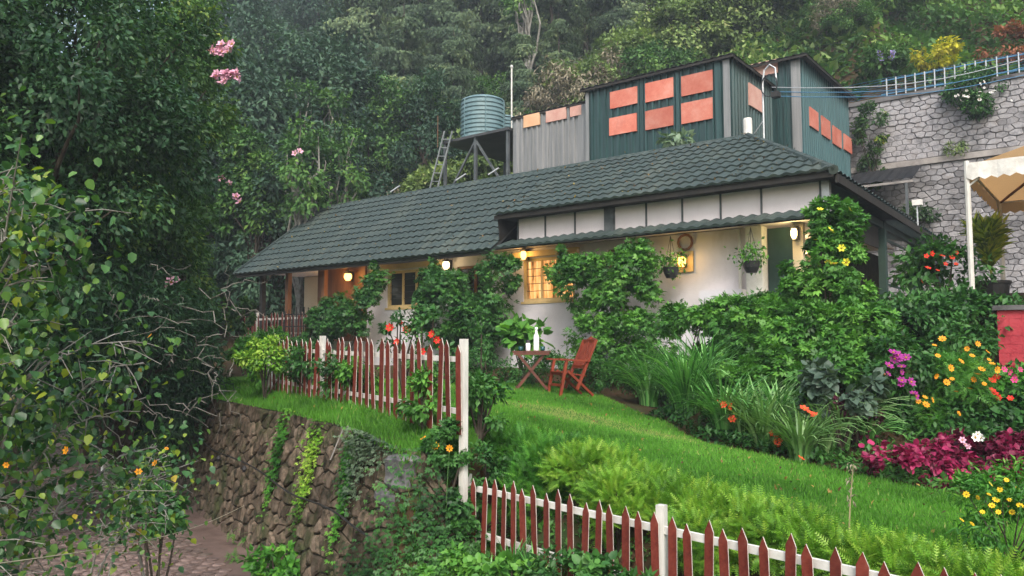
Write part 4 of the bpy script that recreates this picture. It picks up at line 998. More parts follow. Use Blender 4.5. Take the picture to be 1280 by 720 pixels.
dd = lambda r_: float((np.array(r_.location)-CAM)@FH)
on_root(sroots[2], ((898,503),(905,506),(912,508),(915,524)), BL('scarlet', .055), dd(sroots[2])-.5)
on_root(sroots[3], ((965,541),(972,546),(968,552),(976,550),(974,556),(952,579),(958,576)), BL('scarlet', .05), dd(sroots[3])-.45)
on_root(sroots[4], ((1005,511),(1012,516),(1018,519),(1001,573)), BL('scarlet', .05), dd(sroots[4])-.3)
# ------------------------------------------------------------------ right-hand flower bed
def gplant(name, label, cat, px, py, D, rad, n, size, tm, mat, **k):
    """a plant whose middle stands at this height and D metres ahead"""
    c = atD(px, py, D); return plant(name, label, cat, [(c, rad)], n, size, tm, mat, base=(c[0], c[1], hz(c[0], c[1])-.02), **k)
gplant('purple_shrub', 'dark purple leaved shrub behind the lilies', 'shrub', 1070, 520, 10.2, (.26, .25, .3), 900, .09, T_LEAF, L_PURP)
gplant('grey_green_shrub', 'broad grey green leaved shrub with red buds above the lilies', 'shrub', 1050, 485, 10.2, (.42, .38, .3), 900, .13, T_BROAD, LM('grey_green_leaf', [(0, (.03,.06,.04)), (1, (.09,.14,.1))]))
mh = [(np.array([x, y, hz(x, y)+.16]), (.36, .26, .22)) for x, y in [tuple(gp(px, 606-.02*(px-1090))[:2]+np.array([0, .22])) for px in range(1105, 1420, 22)]]
plant('magenta_hedge', 'low magenta leaved border hedge along the lawn', 'hedge', mh, 7500, .07, T_BROAD, L_MAG, cr=.13, shell=.7, nst=0)
r_, _ = gplant('yellow_daisy_bush', 'yellow daisy bush at the bottom corner of the lawn', 'flower bush', 1262, 650, 6.0, (.42, .35, .36), 2400, .065, T_LONG, L_FERN, sr=.007, nst=10)
blooms(r_, BL('yellow', .023, 8, .15), [atD(x, y, 5.75+.15*random.random()) for x, y in ((1208,618),(1222,622),(1238,605),(1250,612),(1262,625),(1240,632),(1228,640),(1215,655),(1248,640),(1270,610),(1275,632),(1258,600),(1236,618),(1245,625),(1202,650),(1265,640))])
r_, _ = gplant('marigold_bush', 'tall feathery bush with amber flowers before the red wall', 'flower bush', 1188, 482, 10.6, (.5, .5, .42), 3200, .14, T_FEATH2, L_FERN)
blooms(r_, BL('amber', .04, 8, .3), [atD(x, y, 10.0) for x, y in ((1172,445),(1201,452),(1209,436),(1230,480),(1195,490),(1170,470),(1188,460),(1234,440),(1212,486),(1178,424),(1222,430),(1183,478),(1190,474),(1222,468),(1227,462),(1218,474),(1240,455),(1246,462),(1215,445),(1160,505),(1156,497),(1236,450),(1168,432))])
r_, _ = gplant('marigold_bush', 'smaller amber flowered bush beside the purple blossoms', 'flower bush', 1160, 510, 10.6, (.45, .4, .4), 1700, .12, T_FEATH2, L_FERN)
blooms(r_, BL('amber', .04, 8, .3), [atD(x, y, 10.1) for x, y in ((1148,502),(1157,506),(1165,500),(1198,517))])
r_, _ = gplant('purple_flower_bush', 'bush with clustered purple flowers beside the creeper pillar', 'flower bush', 1122, 465, 10.6, (.45, .4, .5), 2000, .09, T_LEAF, L_HEDGE)
blooms(r_, BL('purple', .055, 7, .3), [atD(x+random.uniform(-9, 9), y+random.uniform(-6, 6), 10.1) for x, y in ((1125,446),)*6+((1118,460),)*3+((1130,475),)*4+((1105,472),)*3+((1150,495),)*2])
r_, _ = gplant('red_flower_bush', 'low bush with red and pink flowers at the frame edge under the red wall', 'flower bush', 1262, 490, 10.6, (.6, .4, .3), 1700, .09, T_LEAF, L_FERN)
blooms(r_, BL('red', .045), [atD(x, y, 10.1) for x, y in ((1243,492),(1248,497),(1240,488),(1263,498),(1246,470),(1240,476))]); blooms(r_, BL('magenta', .04), [atD(x, y, 10.15) for x, y in ((1262,465),(1270,470),(1255,462),(1275,462),(1268,475))])
gplant('bed_foliage_bush', 'leafy green mound between the magenta hedge and the amber flowers', 'bush', 1180, 530, 10.5, (.7, .4, .3), 2200, .08, T_LEAF, L_HEDGE)
gplant('bed_foliage_bush', 'broad-leaved green bush behind the magenta hedge at the frame edge', 'bush', 1262, 530, 10.3, (.5, .35, .35), 1300, .12, T_BROAD, L_HEDGE)
r_, _ = gplant('white_flower_plant', 'small plant with white and pink flowers over the magenta hedge', 'flower', 1215, 545, 9.9, (.35, .2, .12), 300, .1, T_LEAF, L_HEDGE, nst=3)
blooms(r_, BL('white', .05), [atD(x, y, 9.5) for x, y in ((1222,543),(1226,547),(1219,547))]); blooms(r_, BL('pink', .035), [atD(x, y, 9.5) for x, y in ((1203,550),(1206,556),(1210,558))])
gplant('glossy_bush', 'dark glossy rounded bush in front of the veranda', 'bush', 1135, 410, 12.2, (.7, .55, .45), 3200, .10, T_LEAF, L_HEDGE)
gplant('glossy_bush', 'largest dark rounded bush beside the red wall and tent pole', 'bush', 1200, 410, 12.4, (.85, .6, .5), 4200, .11, T_LEAF, L_HEDGE)
gplant('glossy_bush', 'low round bush at the left corner of the red wall', 'bush', 1205, 432, 11.3, (.36, .4, .4), 1700, .09, T_LEAF, L_HEDGE)
gplant('glossy_bush', 'narrow mixed green bush next to the creeper pillar', 'bush', 1090, 430, 11.6, (.4, .4, .55), 2300, .10, T_LEAF, L_VINE)
r_, _ = gplant('poinsettia_shrub', 'loose tall shrub with red flowers behind the tent pole', 'shrub', 1180, 345, 14.6, (.75, .55, .65), 1700, .14, T_LEAF, L_HEDGE, cr=.25, sr=.025)
blooms(r_, BL('red', .05, 5, .2), [atD(x, y, 14.0) for x, y in ((1165,317),(1178,320),(1190,322),(1195,330),(1160,335),(1196,316),(1152,352),(1182,330),(1172,338),(1158,320))])
# palm in a black pot
pp = atD(1241, 383, 15.2); pt = thing('potted_palm', 'yellow green palm in a black pot under the tent', 'potted plant', pp)
MB().lathe(pp, [(.2, 0), (.26, .05), (.3, .42), (.33, .43), (.33, .48), (.28, .48), (.26, .4)], 18).build('pot', BLACKPOT, pt)
fr = []; 
for k in range(26):
    a = random.uniform(0, 6.28); ln_ = random.uniform(.9, 1.45); lean = random.uniform(.05, .25); base = np.array(pp)+np.array([0, 0, .4])
    pts = [base+np.array([math.cos(a)*lean*(t**2)*ln_, math.sin(a)*lean*(t**2)*ln_, ln_*t*(1-.15*t*t)]) for t in np.linspace(0, 1, 6)]
    MB().tube(pts, [.012, .01, .009, .007, .005, .003], 4, cap=False).build('frond_stalk', MATS['picket_red'] if False else M('palm_stalk', (.2,.22,.04), rough=.6), pt)
    for t in np.linspace(.35, 1, 16):
        i = min(4, int(t*5)); q = pts[i]+(pts[i+1]-pts[i])*(t*5-i); fr.append((q, pts[i+1]-pts[i]))
P_ = np.repeat(np.array([f[0] for f in fr]), 2, 0); T_ = np.repeat(unit(np.array([f[1] for f in fr])), 2, 0)+rdir(len(fr)*2)*.7; T_[:, 2] -= .15
V, Fc, v = cloud(P_, T_, rdir(len(P_))*.5+np.array([0, 0, 1]), .3*(.6+.6*rng.random(len(P_))), T_LONG, rng.random(len(P_)), .6)
place(np_mesh('fronds', V, Fc, L_PALM, v), 'fronds', pt)
tpz = atD(1241, 397, 12.0); tt = thing('terracotta_pot', 'small terracotta pot at the corner of the red wall', 'pot', tpz)
MB().lathe(tpz, [(.1, -.25), (.12, 0), (.14, .02), (.14, .07), (.1, .07)], 14).build('pot', TERRA, tt)
place(leaf_mesh('foliage', np.array(tpz)+rng.normal(size=(60, 3))*.06+np.array([0, 0, .12]), rdir(60), rng.random(60), .1, T_LEAF, L_HEDGE), 'foliage', tt)
# hanging pots under the low eave
for lab, p in (('black hanging pot with trailing leaves in front of the yellow lamp', (-7.5, 14.95, 2.36)), ('black hanging pot with a bushy plant beside the white pier', (-5.75, 14.85, 2.36))):
    hp = thing('hanging_pot', lab, 'hanging pot', p, 'hanging pots under the eave')
    MB().lathe(p, [(.1, -.1), (.15, .0), (.17, .12), (.155, .12), (.13, .02)], 14).build('pot', BLACKPOT, hp)
    for a in range(3): MB().tube([(p[0]+.15*math.cos(a*2.09), p[1]+.15*math.sin(a*2.09), p[2]+.11), (p[0], p[1], p[2]+.78)], .006, 4).build('hanger', IRON, hp)
    n = 260; q = np.array(p)+rng.normal(size=(n, 3))*np.array([.15, .12, .13])+np.array([0, 0, .24])
    place(leaf_mesh('foliage', q, rdir(n), rng.random(n), .085, T_LEAF, L_VINE2), 'foliage', hp)
# shrubs of the veranda corner and porch
gplant('porch_bush', 'dark shrub at the far corner of the house under the eave', 'bush', 306, 395, 22.5, (.4, .4, .5), 900, .13, T_LEAF, L_DARK2)
# ------------------------------------------------------------------ feathery bushes behind the low fence
fe = [(603, 548, .42, L_FERN), (640, 538, .5, L_FERN), (690, 548, .5, L_FERN), (735, 558, .5, L_LIME), (785, 566, .5, L_LIME), (665, 575, .32, L_FERN), (835, 582, .48, L_LIME), (885, 594, .46, L_LIME), (935, 606, .45, L_LIME), (985, 620, .44, L_LIME), (1040, 636, .42, L_LIME), (1095, 650, .4, L_LIME), (1150, 660, .4, L_LIME), (1215, 672, .4, L_LIME), (770, 590, .32, L_LIME), (870, 618, .32, L_LIME)]
fsay = ['darkest feathery bush beside the tall white post', 'dark green feathery bush at the left end of the low fence', 'soft green feathery bush rising towards the lawn', 'feathery bush where dark green turns to lime', 'lime feathery bush spilling onto the lawn', 'low green feathery bush pressed on the left pickets', 'lime feathery bush above the white fence post', 'lime feathery bush right of the white fence post', 'feathery lime bush at the narrow end of the lawn', 'feathery lime bush with dry tips beside the lawn', 'feathery lime bush with a tall dry stalk', 'feathery lime bush near the lawn corner', 'feathery lime bush below the yellow daisies', 'feathery lime bush at the lower frame corner', 'small lime tuft left of the white fence post', 'small lime tuft hugging the pickets right of the post']
for i_, ((px, py, r_, mt), s_) in enumerate(zip(fe, fsay)):
    d_ = FH+RT*((px-640)/FPX); sl0 = .95 if r_ > .35 else .5                # stands this far behind the fence line
    D = (6.81-.266*5.9+sl0)/(d_[1]+.266*d_[0]); c = CAM+d_*D; g = hz(c[0], c[1]); zt = atD(px, py, D)[2]-(.2 if px > 770 else .06)
    rz = max(.2, (zt-g)*.5); c[2] = zt-rz
    t, cc = plant('feathery_bush', s_, 'bush', [(c, (r_, r_*.9, rz))], int(6800*r_), .12, T_FEATH, mt, base=(c[0], c[1], g), group='feathery bushes behind the low fence', ncl=int(190*r_), cr=r_*.26, up=.5, droop=-.1, nst=8, sr=.012, jit=.6)
for px, py, D, lab in ((1052, 640, 6.6, 'tall dry seed stalk standing above the lime bushes'),):
    b = spot(px, D); sk = thing('dry_stalk', lab, 'dry stalk', b)
    MB().tube([b, b+np.array([.02, 0, .3]), b+np.array([.05, .02, .62])], [.008, .006, .003], 5).build('stalk', M('dry_stalk', (.3,.25,.14), rough=.9), sk)
    n = 40; q = b+np.array([.03, .01, .3])+np.stack([rng.normal(size=n)*.02, rng.normal(size=n)*.02, rng.random(n)*.35], 1)
    place(leaf_mesh('seed_leaf', q, rdir(n), rng.random(n), .045, T_LONG, L_DRY), 'seed_leaf', sk)
# plants at the foot of the low fence
for px, py, D, n, L, lab in ((640, 668, 8.0, 45, .5, 'tuft of upright strap leaves below the left end of the low fence'), (612, 690, 8.0, 35, .55, 'small strap leaf tuft beside the mossy rock'), (668, 690, 7.7, 35, .5, 'strap leaf tuft leaning on the low fence pickets')):
    c = atD(px, py, D); strap_plant('strap_tuft', lab, 'plant', (c[0], c[1], hz(c[0], c[1])), n, L, L_STRAP, 'strap tufts below the fence', .035, .55)
for k, (px, py, D, r_, mt) in enumerate(((700, 722, 7.2, .3, L_HEDGE), (745, 735, 6.7, .3, L_VINE), (800, 750, 6.2, .25, L_HEDGE), (565, 640, 8.9, .3, L_HEDGE), (560, 715, 7.9, .3, L_VINE2), (630, 725, 7.4, .3, L_VINE2), (905, 770, 5.6, .25, L_HEDGE))):
    gplant('weedy_plant', ('leafy weeds below the low fence ', 'broad-leaved weeds below the low fence ')[k % 2]+('under its left third', 'just left of the white post', 'under the white post', 'by the tall white post foot', 'next to the ivy', 'beside the mossy rock', 'at the bottom frame edge')[k], 'weeds', px, py, D, (r_, r_, r_*.7), 700, .075, T_BROAD if k % 2 else T_LEAF, mt, group='weeds below the low fence', nst=3)
gplant('post_bush', 'leafy tangle at the foot of the tall white post beside the low fence', 'bush', 598, 585, 9.15, (.3, .25, .3), 1300, .06, T_LEAF, L_HEDGE, nst=4)
gplant('post_bush', 'dark ivy bush hugging the tall white fence post', 'bush', 558, 560, 8.9, (.22, .2, .28), 1000, .06, T_LOBE, L_HEDGE, nst=4)
# ------------------------------------------------------------------ ivy on the rubble wall
def wall_ivy(label, spans, n, size, mat, out=.1):
    u = []; v = []
    for (u0, v0, su, sv, wgt) in spans:
        m = int(n*wgt); u += list(u0+rng.normal(size=m)*su); v += list(v0+rng.normal(size=m)*sv)
    pts = []; nr = []
    for a, b in zip(u, v):
        if not (.3 < a < WL[-1]-.01 and 0.0 < b < 1.12): continue
        lump = .5+.5*math.sin(a*5.1)*math.cos(b*9.0+a)
        q = np.array(wmap(a, min(b, 1.0), .05+out*abs(random.gauss(0, 1))*(.4+lump))); 
        if b > 1: q[2] += .04
        pts.append(q); nr.append(np.array([*wall_frame(a)[1], .25]))
    P = np.array(pts); O = unit(np.array(nr)); t = thing('wall_ivy', label, 'ivy', wmap(spans[0][0], spans[0][1], .05), 'ivy on the rubble wall')
    place(leaf_mesh('foliage', P, O, np.clip(.3+.4*np.sin(P[:, 0]*3)*np.cos(P[:, 2]*4)+.5*rng.random(len(P))-.1, 0, 1), size, T_LOBE, mat, droop=.7, jit=.5), 'foliage', t)
Uc = WL[5]
wall_ivy('dark ivy curtain covering the far end of the rubble wall', [(9.4, .7, 1.0, .25, .5), (8.5, .5, .9, .3, .3), (10.4, .95, .6, .08, .2)], 6500, .07, L_DARK2, .12)
wall_ivy('thick green ivy over the near corner of the rubble wall', [(Uc+.25, .4, .28, .28, .4), (Uc+.7, .6, .3, .3, .4), (Uc-.2, .2, .2, .12, .2)], 5500, .05, L_HEDGE, .1)
wall_ivy('grey green creeper on the wall top beside the pale corner stone', [(Uc-.8, .96, .3, .06, .7), (Uc-.9, .8, .15, .1, .3)], 1000, .045, LM('grey_ivy', [(0, (.03,.06,.035)), (1, (.12,.17,.1))]), .06)
for k, (u, w_) in enumerate(((WL[3]+.2, .18), (WL[3]+1.5, .12), (WL[3]-1.1, .15))):
    wall_ivy(('yellow green strand trailing down the middle of the rubble wall', 'short creeper strand near the white pipe on the wall', 'thin creeper strand on the rubble wall before the dark ivy')[k], [(u, .85, w_, .12, .5), (u+.1, .62, w_*.6, .13, .5)], 550, .05, L_FERN if k else L_LIME, .03)
cs = thing('corner_stone', 'pale grey boulder capping the near corner of the rubble wall', 'boulder', wmap(Uc-.1, .9, 0))
def boulder(c, rad, name, mat, parent, seed):
    r2 = np.random.default_rng(seed); mb = MB(); n1, n2 = 9, 12; ph = r2.random(6)*6
    for i in range(n1+1):
        a = math.pi*i/n1
        for j in range(n2):
            b = 2*math.pi*j/n2; d = np.array([math.sin(a)*math.cos(b), math.sin(a)*math.sin(b), math.cos(a)])
            k = 1+.16*math.sin(3*d[0]+ph[0])*math.cos(3*d[1]+ph[1])+.12*math.sin(5*d[2]+ph[2]); e = np.sign(d)*np.abs(d)**.7
            mb.v.append(tuple(np.array(c)+e*np.array(rad)*k))
    for i in range(n1):
        for j in range(n2): j2 = (j+1) % n2; mb.f.append((i*n2+j, (i+1)*n2+j, (i+1)*n2+j2, i*n2+j2)); mb.m.append(0)
    return mb.build(name, mat, parent)
q = wmap(Uc-.1, .88, -.12); boulder(q, (.3, .22, .2), 'upper_block', M('corner_rock', (.09,.088,.09), (.2,.195,.2), 5, .9, .15, .8, 20), cs, 3)
q = wmap(Uc-.2, .7, -.1); boulder(q, (.2, .18, .17), 'lower_block', MATS['corner_rock'], cs, 4)
c = spot(540, 7.9); c[2] += .12; tag(boulder(c, (.22, .2, .3), 'mossy_rock', RUBBLE, None, 5), 'brown mossy rock standing below the ivy corner of the wall', 'rock')
# black cable with bulbs along the rubble wall, white pipe, wire across the drive
cb = thing('wall_cable', 'black cable with small round lamps strung along the rubble wall', 'cable', wmap(WL[3], .55, .1))
MB().tube([wmap(u, .66-.012*(u-10)+.02*math.sin(u*1.7), .12) for u in np.linspace(9.8, Uc-.2, 30)], .014, 5).build('cable', IRON, cb)
for u in (12.2, 14.0, 15.6): MB().lathe(wmap(u, .62-.012*(u-10)+.02*math.sin(u*1.7), .13), [(.02, -.05), (.045, 0), (.02, .05)], 8).build('bulb', BLACKPOT, cb)
wp = MB().tube([wmap(WL[3]+1.25, 1.02, .06), wmap(WL[3]+1.2, 1.0, .1), wmap(WL[3]+1.1, .82, .13)], .009, 6).build('drain_pipe', BAND)
tag(wp, 'thin white drain pipe poking out of the rubble wall top', 'pipe')
a, b = atD(-60, 712, 3.6), atD(305, 632, 12.0)
wr = MB().tube([a+(b-a)*t+np.array([0, 0, -.12*math.sin(math.pi*t)]) for t in np.linspace(0, 1, 12)], .0035, 4).build('wire', M('old_wire', (.4,.36,.26), rough=.6))
tag(wr, 'thin pale wire stretched across the cobbled driveway', 'wire')
wpst = atD(-2, 700, 3.6)
tag(MB().tube([(wpst[0], wpst[1], -2.3), (wpst[0], wpst[1], -.35)], [.055, .05], 8).build('old_post', MATS['pale_bark']), 'grey weathered post in the lower left corner', 'post')
for k, (px, py, D, lab) in enumerate(((345, 700, 10.6, 'leafy weed tuft at the foot of the rubble wall'), (305, 650, 12.5, 'fern growing at the base of the rubble wall'), (290, 690, 11.5, 'tiny weed on the driveway edge'))):
    c = atD(px, py, D); z = hz(c[0], c[1]); rr = (.4, .25, .12)[k]
    plant('wall_weed', lab, 'weeds', [((c[0], c[1], z+rr*.4), (rr, rr*.8, rr*.7))], (500, 160, 40)[k], .13, T_LEAF if k == 0 else T_FEATH2, L_FERN, base=(c[0], c[1], z), group='weeds by the wall', nst=3)
# ------------------------------------------------------------------ plants along the upper fence
ub = [(332, 452, 14.2, .5, .38, L_LIME, 'yellow green herb bush covering the far end of the upper fence'), (338, 445, 15.6, .55, .5, L_FERN, 'bushy herbs at the far end of the upper fence'), (318, 440, 16.5, .6, .4, L_FERN, 'yellow green bush below the porch fence'), (372, 440, 16.0, .7, .26, L_HEDGE, 'low bush behind the far pickets'), (385, 460, 13.2, .4, .35, L_VINE, 'leafy plant poking through the upper pickets'), (445, 480, 11.6, .3, .3, L_VINE2, 'round plant at the middle of the upper fence'), (425, 470, 12.1, .3, .35, L_HEDGE, 'dark plant beside the middle fence post'), (530, 500, 9.6, .25, .3, L_VINE2, 'leafy plant between the near pickets'), (600, 505, 9.6, .3, .45, L_HEDGE, 'shrub behind the tall white post')]
for px, py, D, r1, r2_, mt, lab in ub: gplant('fence_plant', lab, 'plant', px, py, D, (r1, r1*.8, r2_), int(1500*r1/.5), .085, T_LEAF, mt, group='plants along the upper fence', cr=.14)
r_, _ = gplant('rose_bush', 'rose bush with red flowers behind the upper picket fence', 'rose', 505, 425, 12.2, (.4, .3, .5), 500, .08, T_LEAF, L_VINE, nst=9)
blooms(r_, BL('red', .06, 7, .6), [atD(x, y, 12.0) for x, y in ((500,404),(508,413),(488,410),(497,428))])
r_, _ = gplant('rose_bush', 'smaller rose bush with red flowers among the near pickets', 'rose', 535, 430, 10.6, (.3, .25, .45), 380, .075, T_LEAF, L_VINE, nst=9)
blooms(r_, BL('red', .055, 7, .6), [atD(x, y, 10.4) for x, y in ((527,440),(545,425),(541,418),(552,436))])
for px, py, D, lab in ((605, 440, 10.0, 'thin green stem plant standing beside the tall white post'),):
    gplant('stem_plant', lab, 'plant', px, py, D, (.06, .06, .6), 150, .06, T_LONG, L_VINE, nst=2, cr=.08)
for k, (px, py, D) in enumerate(((545, 558, 8.75), (530, 548, 8.9), (562, 560, 8.7))):
    c = atD(px, py, D); t = thing('nasturtium', ('orange flower low by the tall white post', 'orange flower at the foot of the near pickets', 'orange flower above the pale corner boulder')[k], 'flower', (c[0], c[1], hz(c[0], c[1])), 'orange flowers by the wall')
    blooms(t, BL('amber', .04), [c]); place(stems_mesh('stem', (c[0], c[1], hz(c[0], c[1])), [c], .006, .004, M('green_stem', (.05,.12,.03))), 'stem', t)
# ------------------------------------------------------------------ grass
def grass(name, label, n, box, mask, h, wdt, mat, dz=.0):
    X = rng.uniform(box[0], box[1], n); Y = rng.uniform(box[2], box[3], n); k = mask(X, Y); X, Y = X[k], Y[k]; n = len(X)
    sh = np.where(X < -6.3, np.maximum(0, .12-wall_s(X, Y)), 0)
    P = np.stack([X, Y, height(X+.3115*sh, Y+.95*sh)+dz], 1); T = rng.normal(size=(n, 3))*.35; T[:, 2] = 1; N = rdir(n); N[:, 2] = 0
    patch = .45+.35*np.sin(X*1.3+Y*.7)*np.cos(Y*1.9-X*.4)+.12*np.sin(X*4.1)*np.sin(Y*3.7)
    bare = np.exp(-(((X+7.2)/1.2)**2+((Y-9.9)/.5)**2))+np.exp(-(((X+5.4)/1.1)**2+((Y-9.7)/.45)**2))
    vv = np.clip(patch*.6+.35*rng.random(n)+.75*bare*rng.random(n)**.5+.5*(rng.random(n) > .97), 0, 1)
    V, Fc, v = cloud(P, T, N, h*(.5+.8*rng.random(n))*(1-.4*np.clip(bare, 0, 1)), (np.array([(-.5, 0, 0), (.5, 0, 0), (0, 1, 0)]), np.array([(0, 1, 2)])), vv, wdt/h)
    return tag(place(np_mesh(name, V, Fc, mat, v), name), label, kind='stuff')
grass('grass', 'short green grass blades of the garden lawn', 230000, (-13.5, .6, 6, 13.6), lambda X, Y: lawn_mask(X, Y), .055, .012, L_GRASS)
def strip(X, Y): s = wall_s(X, Y); return (s > -.16) & (s < .75) & (X < -5.4) & (X > -16)
grass('grass', 'longer rough grass on top of the rubble wall', 70000, (-16, -5.2, 5.8, 10.5), strip, .11, .013, L_GRASS)
# ground-covering leaves on the banks and in the beds
def litter(label, n, fn, size, mat):
    P = np.array([fn() for _ in range(n)]); o = np.tile(np.array([0, 0, 1.0]), (n, 1))
    tag(place(leaf_mesh('fallen_leaves', P, o, rng.random(n), size, T_LEAF, mat, 0, 1.0, 1.6), 'fallen_leaves'), label, kind='stuff')
def roof_pt():
    x = random.uniform(XL+.3, XR-1.2); t = random.random()**1.5
    return (x, EY+(RY-EY)*t, EZ+(RZ-EZ)*t+.10) if x < XS else (min(x, XR-.2-2.8*t), UY+(RY-UY)*t, UZ+(RZ-UZ)*t+.10)
def lawn_pt():
    while True:
        x, y = random.uniform(-12, -.5), random.uniform(6.5, 13)
        if lawn_mask(np.array(x), np.array(y)): return (x, y, hz(x, y)+.045)
L_FALL = LM('fallen_leaf', [(0, (.06,.035,.015)), (.6, (.16,.09,.03)), (1, (.3,.22,.05))], rough=.8, trans=.1, gain=1.2)
litter('scattered dead leaves lying on the tiled roof', 420, roof_pt, .07, L_FALL)
litter('few yellow fallen leaves lying on the lawn', 330, lawn_pt, .045, L_FALL)
def cover(label, n, box, mask, size, mat, tm=T_LEAF, hmax=.12):
    X = rng.uniform(box[0], box[1], n); Y = rng.uniform(box[2], box[3], n); k = mask(X, Y); X, Y = X[k], Y[k]; n = len(X)
    P = np.stack([X, Y, height(X, Y)+rng.random(n)*hmax*(.6+.5*np.sin(X*2.1)*np.cos(Y*1.7))], 1)
    o = np.tile(np.array([0, -.2, 1.0]), (n, 1))
    return tag(place(leaf_mesh('undergrowth', P, o, np.clip(.5+.3*np.sin(X*1.1+Y)+.4*(rng.random(n)-.5), 0, 1), size, tm, mat, droop=.3, jit=1.0), 'undergrowth'), label, kind='stuff')
cover('low leafy ground cover on the bank below the picket fence', 16000, (-6, 1, 3.2, 8), lambda X, Y: ((Y-fence_y(X)) < 1.2) & (X > -5.9), .07, L_HEDGE, T_LEAF, .1)
cover('low leafy ground cover in the right flower bed', 22000, (-6.2, 1.5, 9.4, 15), lambda X, Y: ~lawn_mask(X, Y) & (Y > 9.6), .09, L_HEDGE, T_LEAF, .25)
cover('fallen leaves and ivy under the trees beside the driveway', 26000, (-32, -9, 0, 14), lambda X, Y: (wall_s(X, Y) < -4.0), .14, L_DARK2, T_LEAF, .5)
cover('shaggy undergrowth covering the hillside behind the sheds', 45000, (-60, -8, 22, 64), lambda X, Y: ((X < -14) | (Y > 30.6)), .40, L_HILL, T_LEAF, .9)
cover('dense light green scrub on the slope above the tall stone wall', 50000, (-16, 6, 30.7, 62), lambda X, Y: Y > 30.7, .30, L_MID, T_LEAF, .6)
# ------------------------------------------------------------------ trees
def limb(mb, p0, p1, r0, r1, seg=6, wob=.12):
    p0 = np.array(p0, float); p1 = np.array(p1, float); L = np.linalg.norm(p1-p0); pts = []
    for i in range(seg+1):
        t = i/seg; p = p0+(p1-p0)*t
        if 0 < i < seg: p = p+rng.normal(size=3)*wob*L*.15
        p[2] += math.sin(t*math.pi)*L*.06; pts.append(p)
    mb.tube(pts, [r0+(r1-r0)*i/seg for i in range(seg+1)], 6, cap=False); return pts
def broad_tree(key, h, cr_, n, size, mat, tm=T_LEAF, low=.25, ncl=70, clr=.95, bark=BARK, droop=.35, wid=1.0):
    """trunk and crown meshes of a tree, standing at the origin"""
    tr = MB(); limb(tr, (0, 0, -.6), (0, 0, h*.55), .035*h*.6, .015*h*.6, 8, .1)
    blobs = [((0, 0, h*(low+.5*(1-low))), (cr_, cr_, h*.5*(1-low)))]
    for k in range(3):
        a = random.uniform(0, 6.28); blobs.append(((math.cos(a)*cr_*.5, math.sin(a)*cr_*.5, h*random.uniform(low+.15, .8)), (cr_*.6, cr_*.6, h*.22)))
    P, out, vv, cc = clump_points(blobs, n, ncl, clr, .2, .45)
    for c in cc[::max(1, len(cc)//22)]: s = (0, 0, h*random.uniform(.2, .5)); limb(tr, s, c, .012*h*.6, .02, 5, .2)
    return tr.mesh('trunk_'+key, bark), leaf_mesh('crown_'+key, P, out, vv, size, tm, mat, droop, wid)
def conifer(key, h, cr_, n, size, mat, bark=BARK, whorls=16, low=.1):
    tr = MB(); limb(tr, (0, 0, -.6), (0, 0, h), .016*h, .02, 10, .03); P = []; O = []; Vv = []
    for wv in range(whorls):
        z = h*(low+(1-low)*(wv+random.uniform(0, 1))/whorls); R_ = cr_*(1-.75*((wv+.5)/whorls)**1.3)
        for k in range(random.randint(4, 6)):
            a = random.uniform(0, 6.28); L = R_*random.uniform(.4, 1.25); tip = np.array([math.cos(a)*L, math.sin(a)*L, z-L*.12]); s = np.array([0, 0, z])
            limb(tr, s, tip, .035, .012, 4, .1); m = int(n/(whorls*5)); t = rng.random(m)**.6
            q = s+(tip-s)*t[:, None]; side = np.array([-math.sin(a), math.cos(a), 0]); q = q+side*(rng.normal(size=m)*L*.25*t)[:, None]; q[:, 2] += np.sin(t*3.14)*L*.1-np.abs(rng.normal(size=m))*.45
            P.append(q); o = np.tile(np.array([math.cos(a), math.sin(a), 0]), (m, 1)); O.append(o); Vv.append(np.clip(random.random()*.55+.45*rng.random(m), 0, 1))
    P = np.concatenate(P); O = np.concatenate(O); Vv = np.concatenate(Vv)
    return tr.mesh('trunk_'+key, bark), leaf_mesh('crown_'+key, P, O, Vv, size, T_SPRAY, mat, .8, 1.0, .8)
PROTO = {
 'blue': broad_tree('blue', 11, 3.4, 17000, .26, L_BLUE, ncl=110, clr=.9, low=.08),
 'blue2': broad_tree('blue2', 9, 3.0, 14000, .24, L_BLUE, ncl=80, clr=.8, low=.05),
 'mid': broad_tree('mid', 7.5, 2.7, 12000, .22, L_MID, ncl=80, clr=.75, low=.05),
 'con': conifer('con', 15, 3.6, 30000, .36, L_CON, low=.2),
 'con2': conifer('con2', 12, 3.4, 26000, .35, L_CON, whorls=13, low=.03),
 'dark': conifer('dark', 13, 2.0, 9000, .5, L_BLUE, whorls=20, low=.05),
 'slim': broad_tree('slim', 9, 1.1, 1800, .2, L_MID, ncl=22, clr=.45, low=.62, bark=MATS['pale_bark']),
 'bush': broad_tree('bush', 3.0, 1.9, 6500, .2, L_HILL, ncl=55, clr=.5, low=.0),
 'bush2': broad_tree('bush2', 2.6, 2.0, 6000, .19, L_MID, ncl=50, clr=.5, low=.0),
 'dry': broad_tree('dry', 3.2, 2.0, 3200, .22, L_DRY, T_LONG, ncl=45, clr=.55, low=.0, bark=MATS['pale_bark']),
}
CATS = {'slim': ('slender_tree', 'tree'), 'bush': ('hill_bush', 'bush'), 'bush2': ('hill_bush', 'bush'), 'dry': ('dry_bush', 'bush'), 'con': ('drooping_conifer', 'tree'), 'con2': ('drooping_conifer', 'tree'), 'dark': ('dark_conifer', 'tree')}
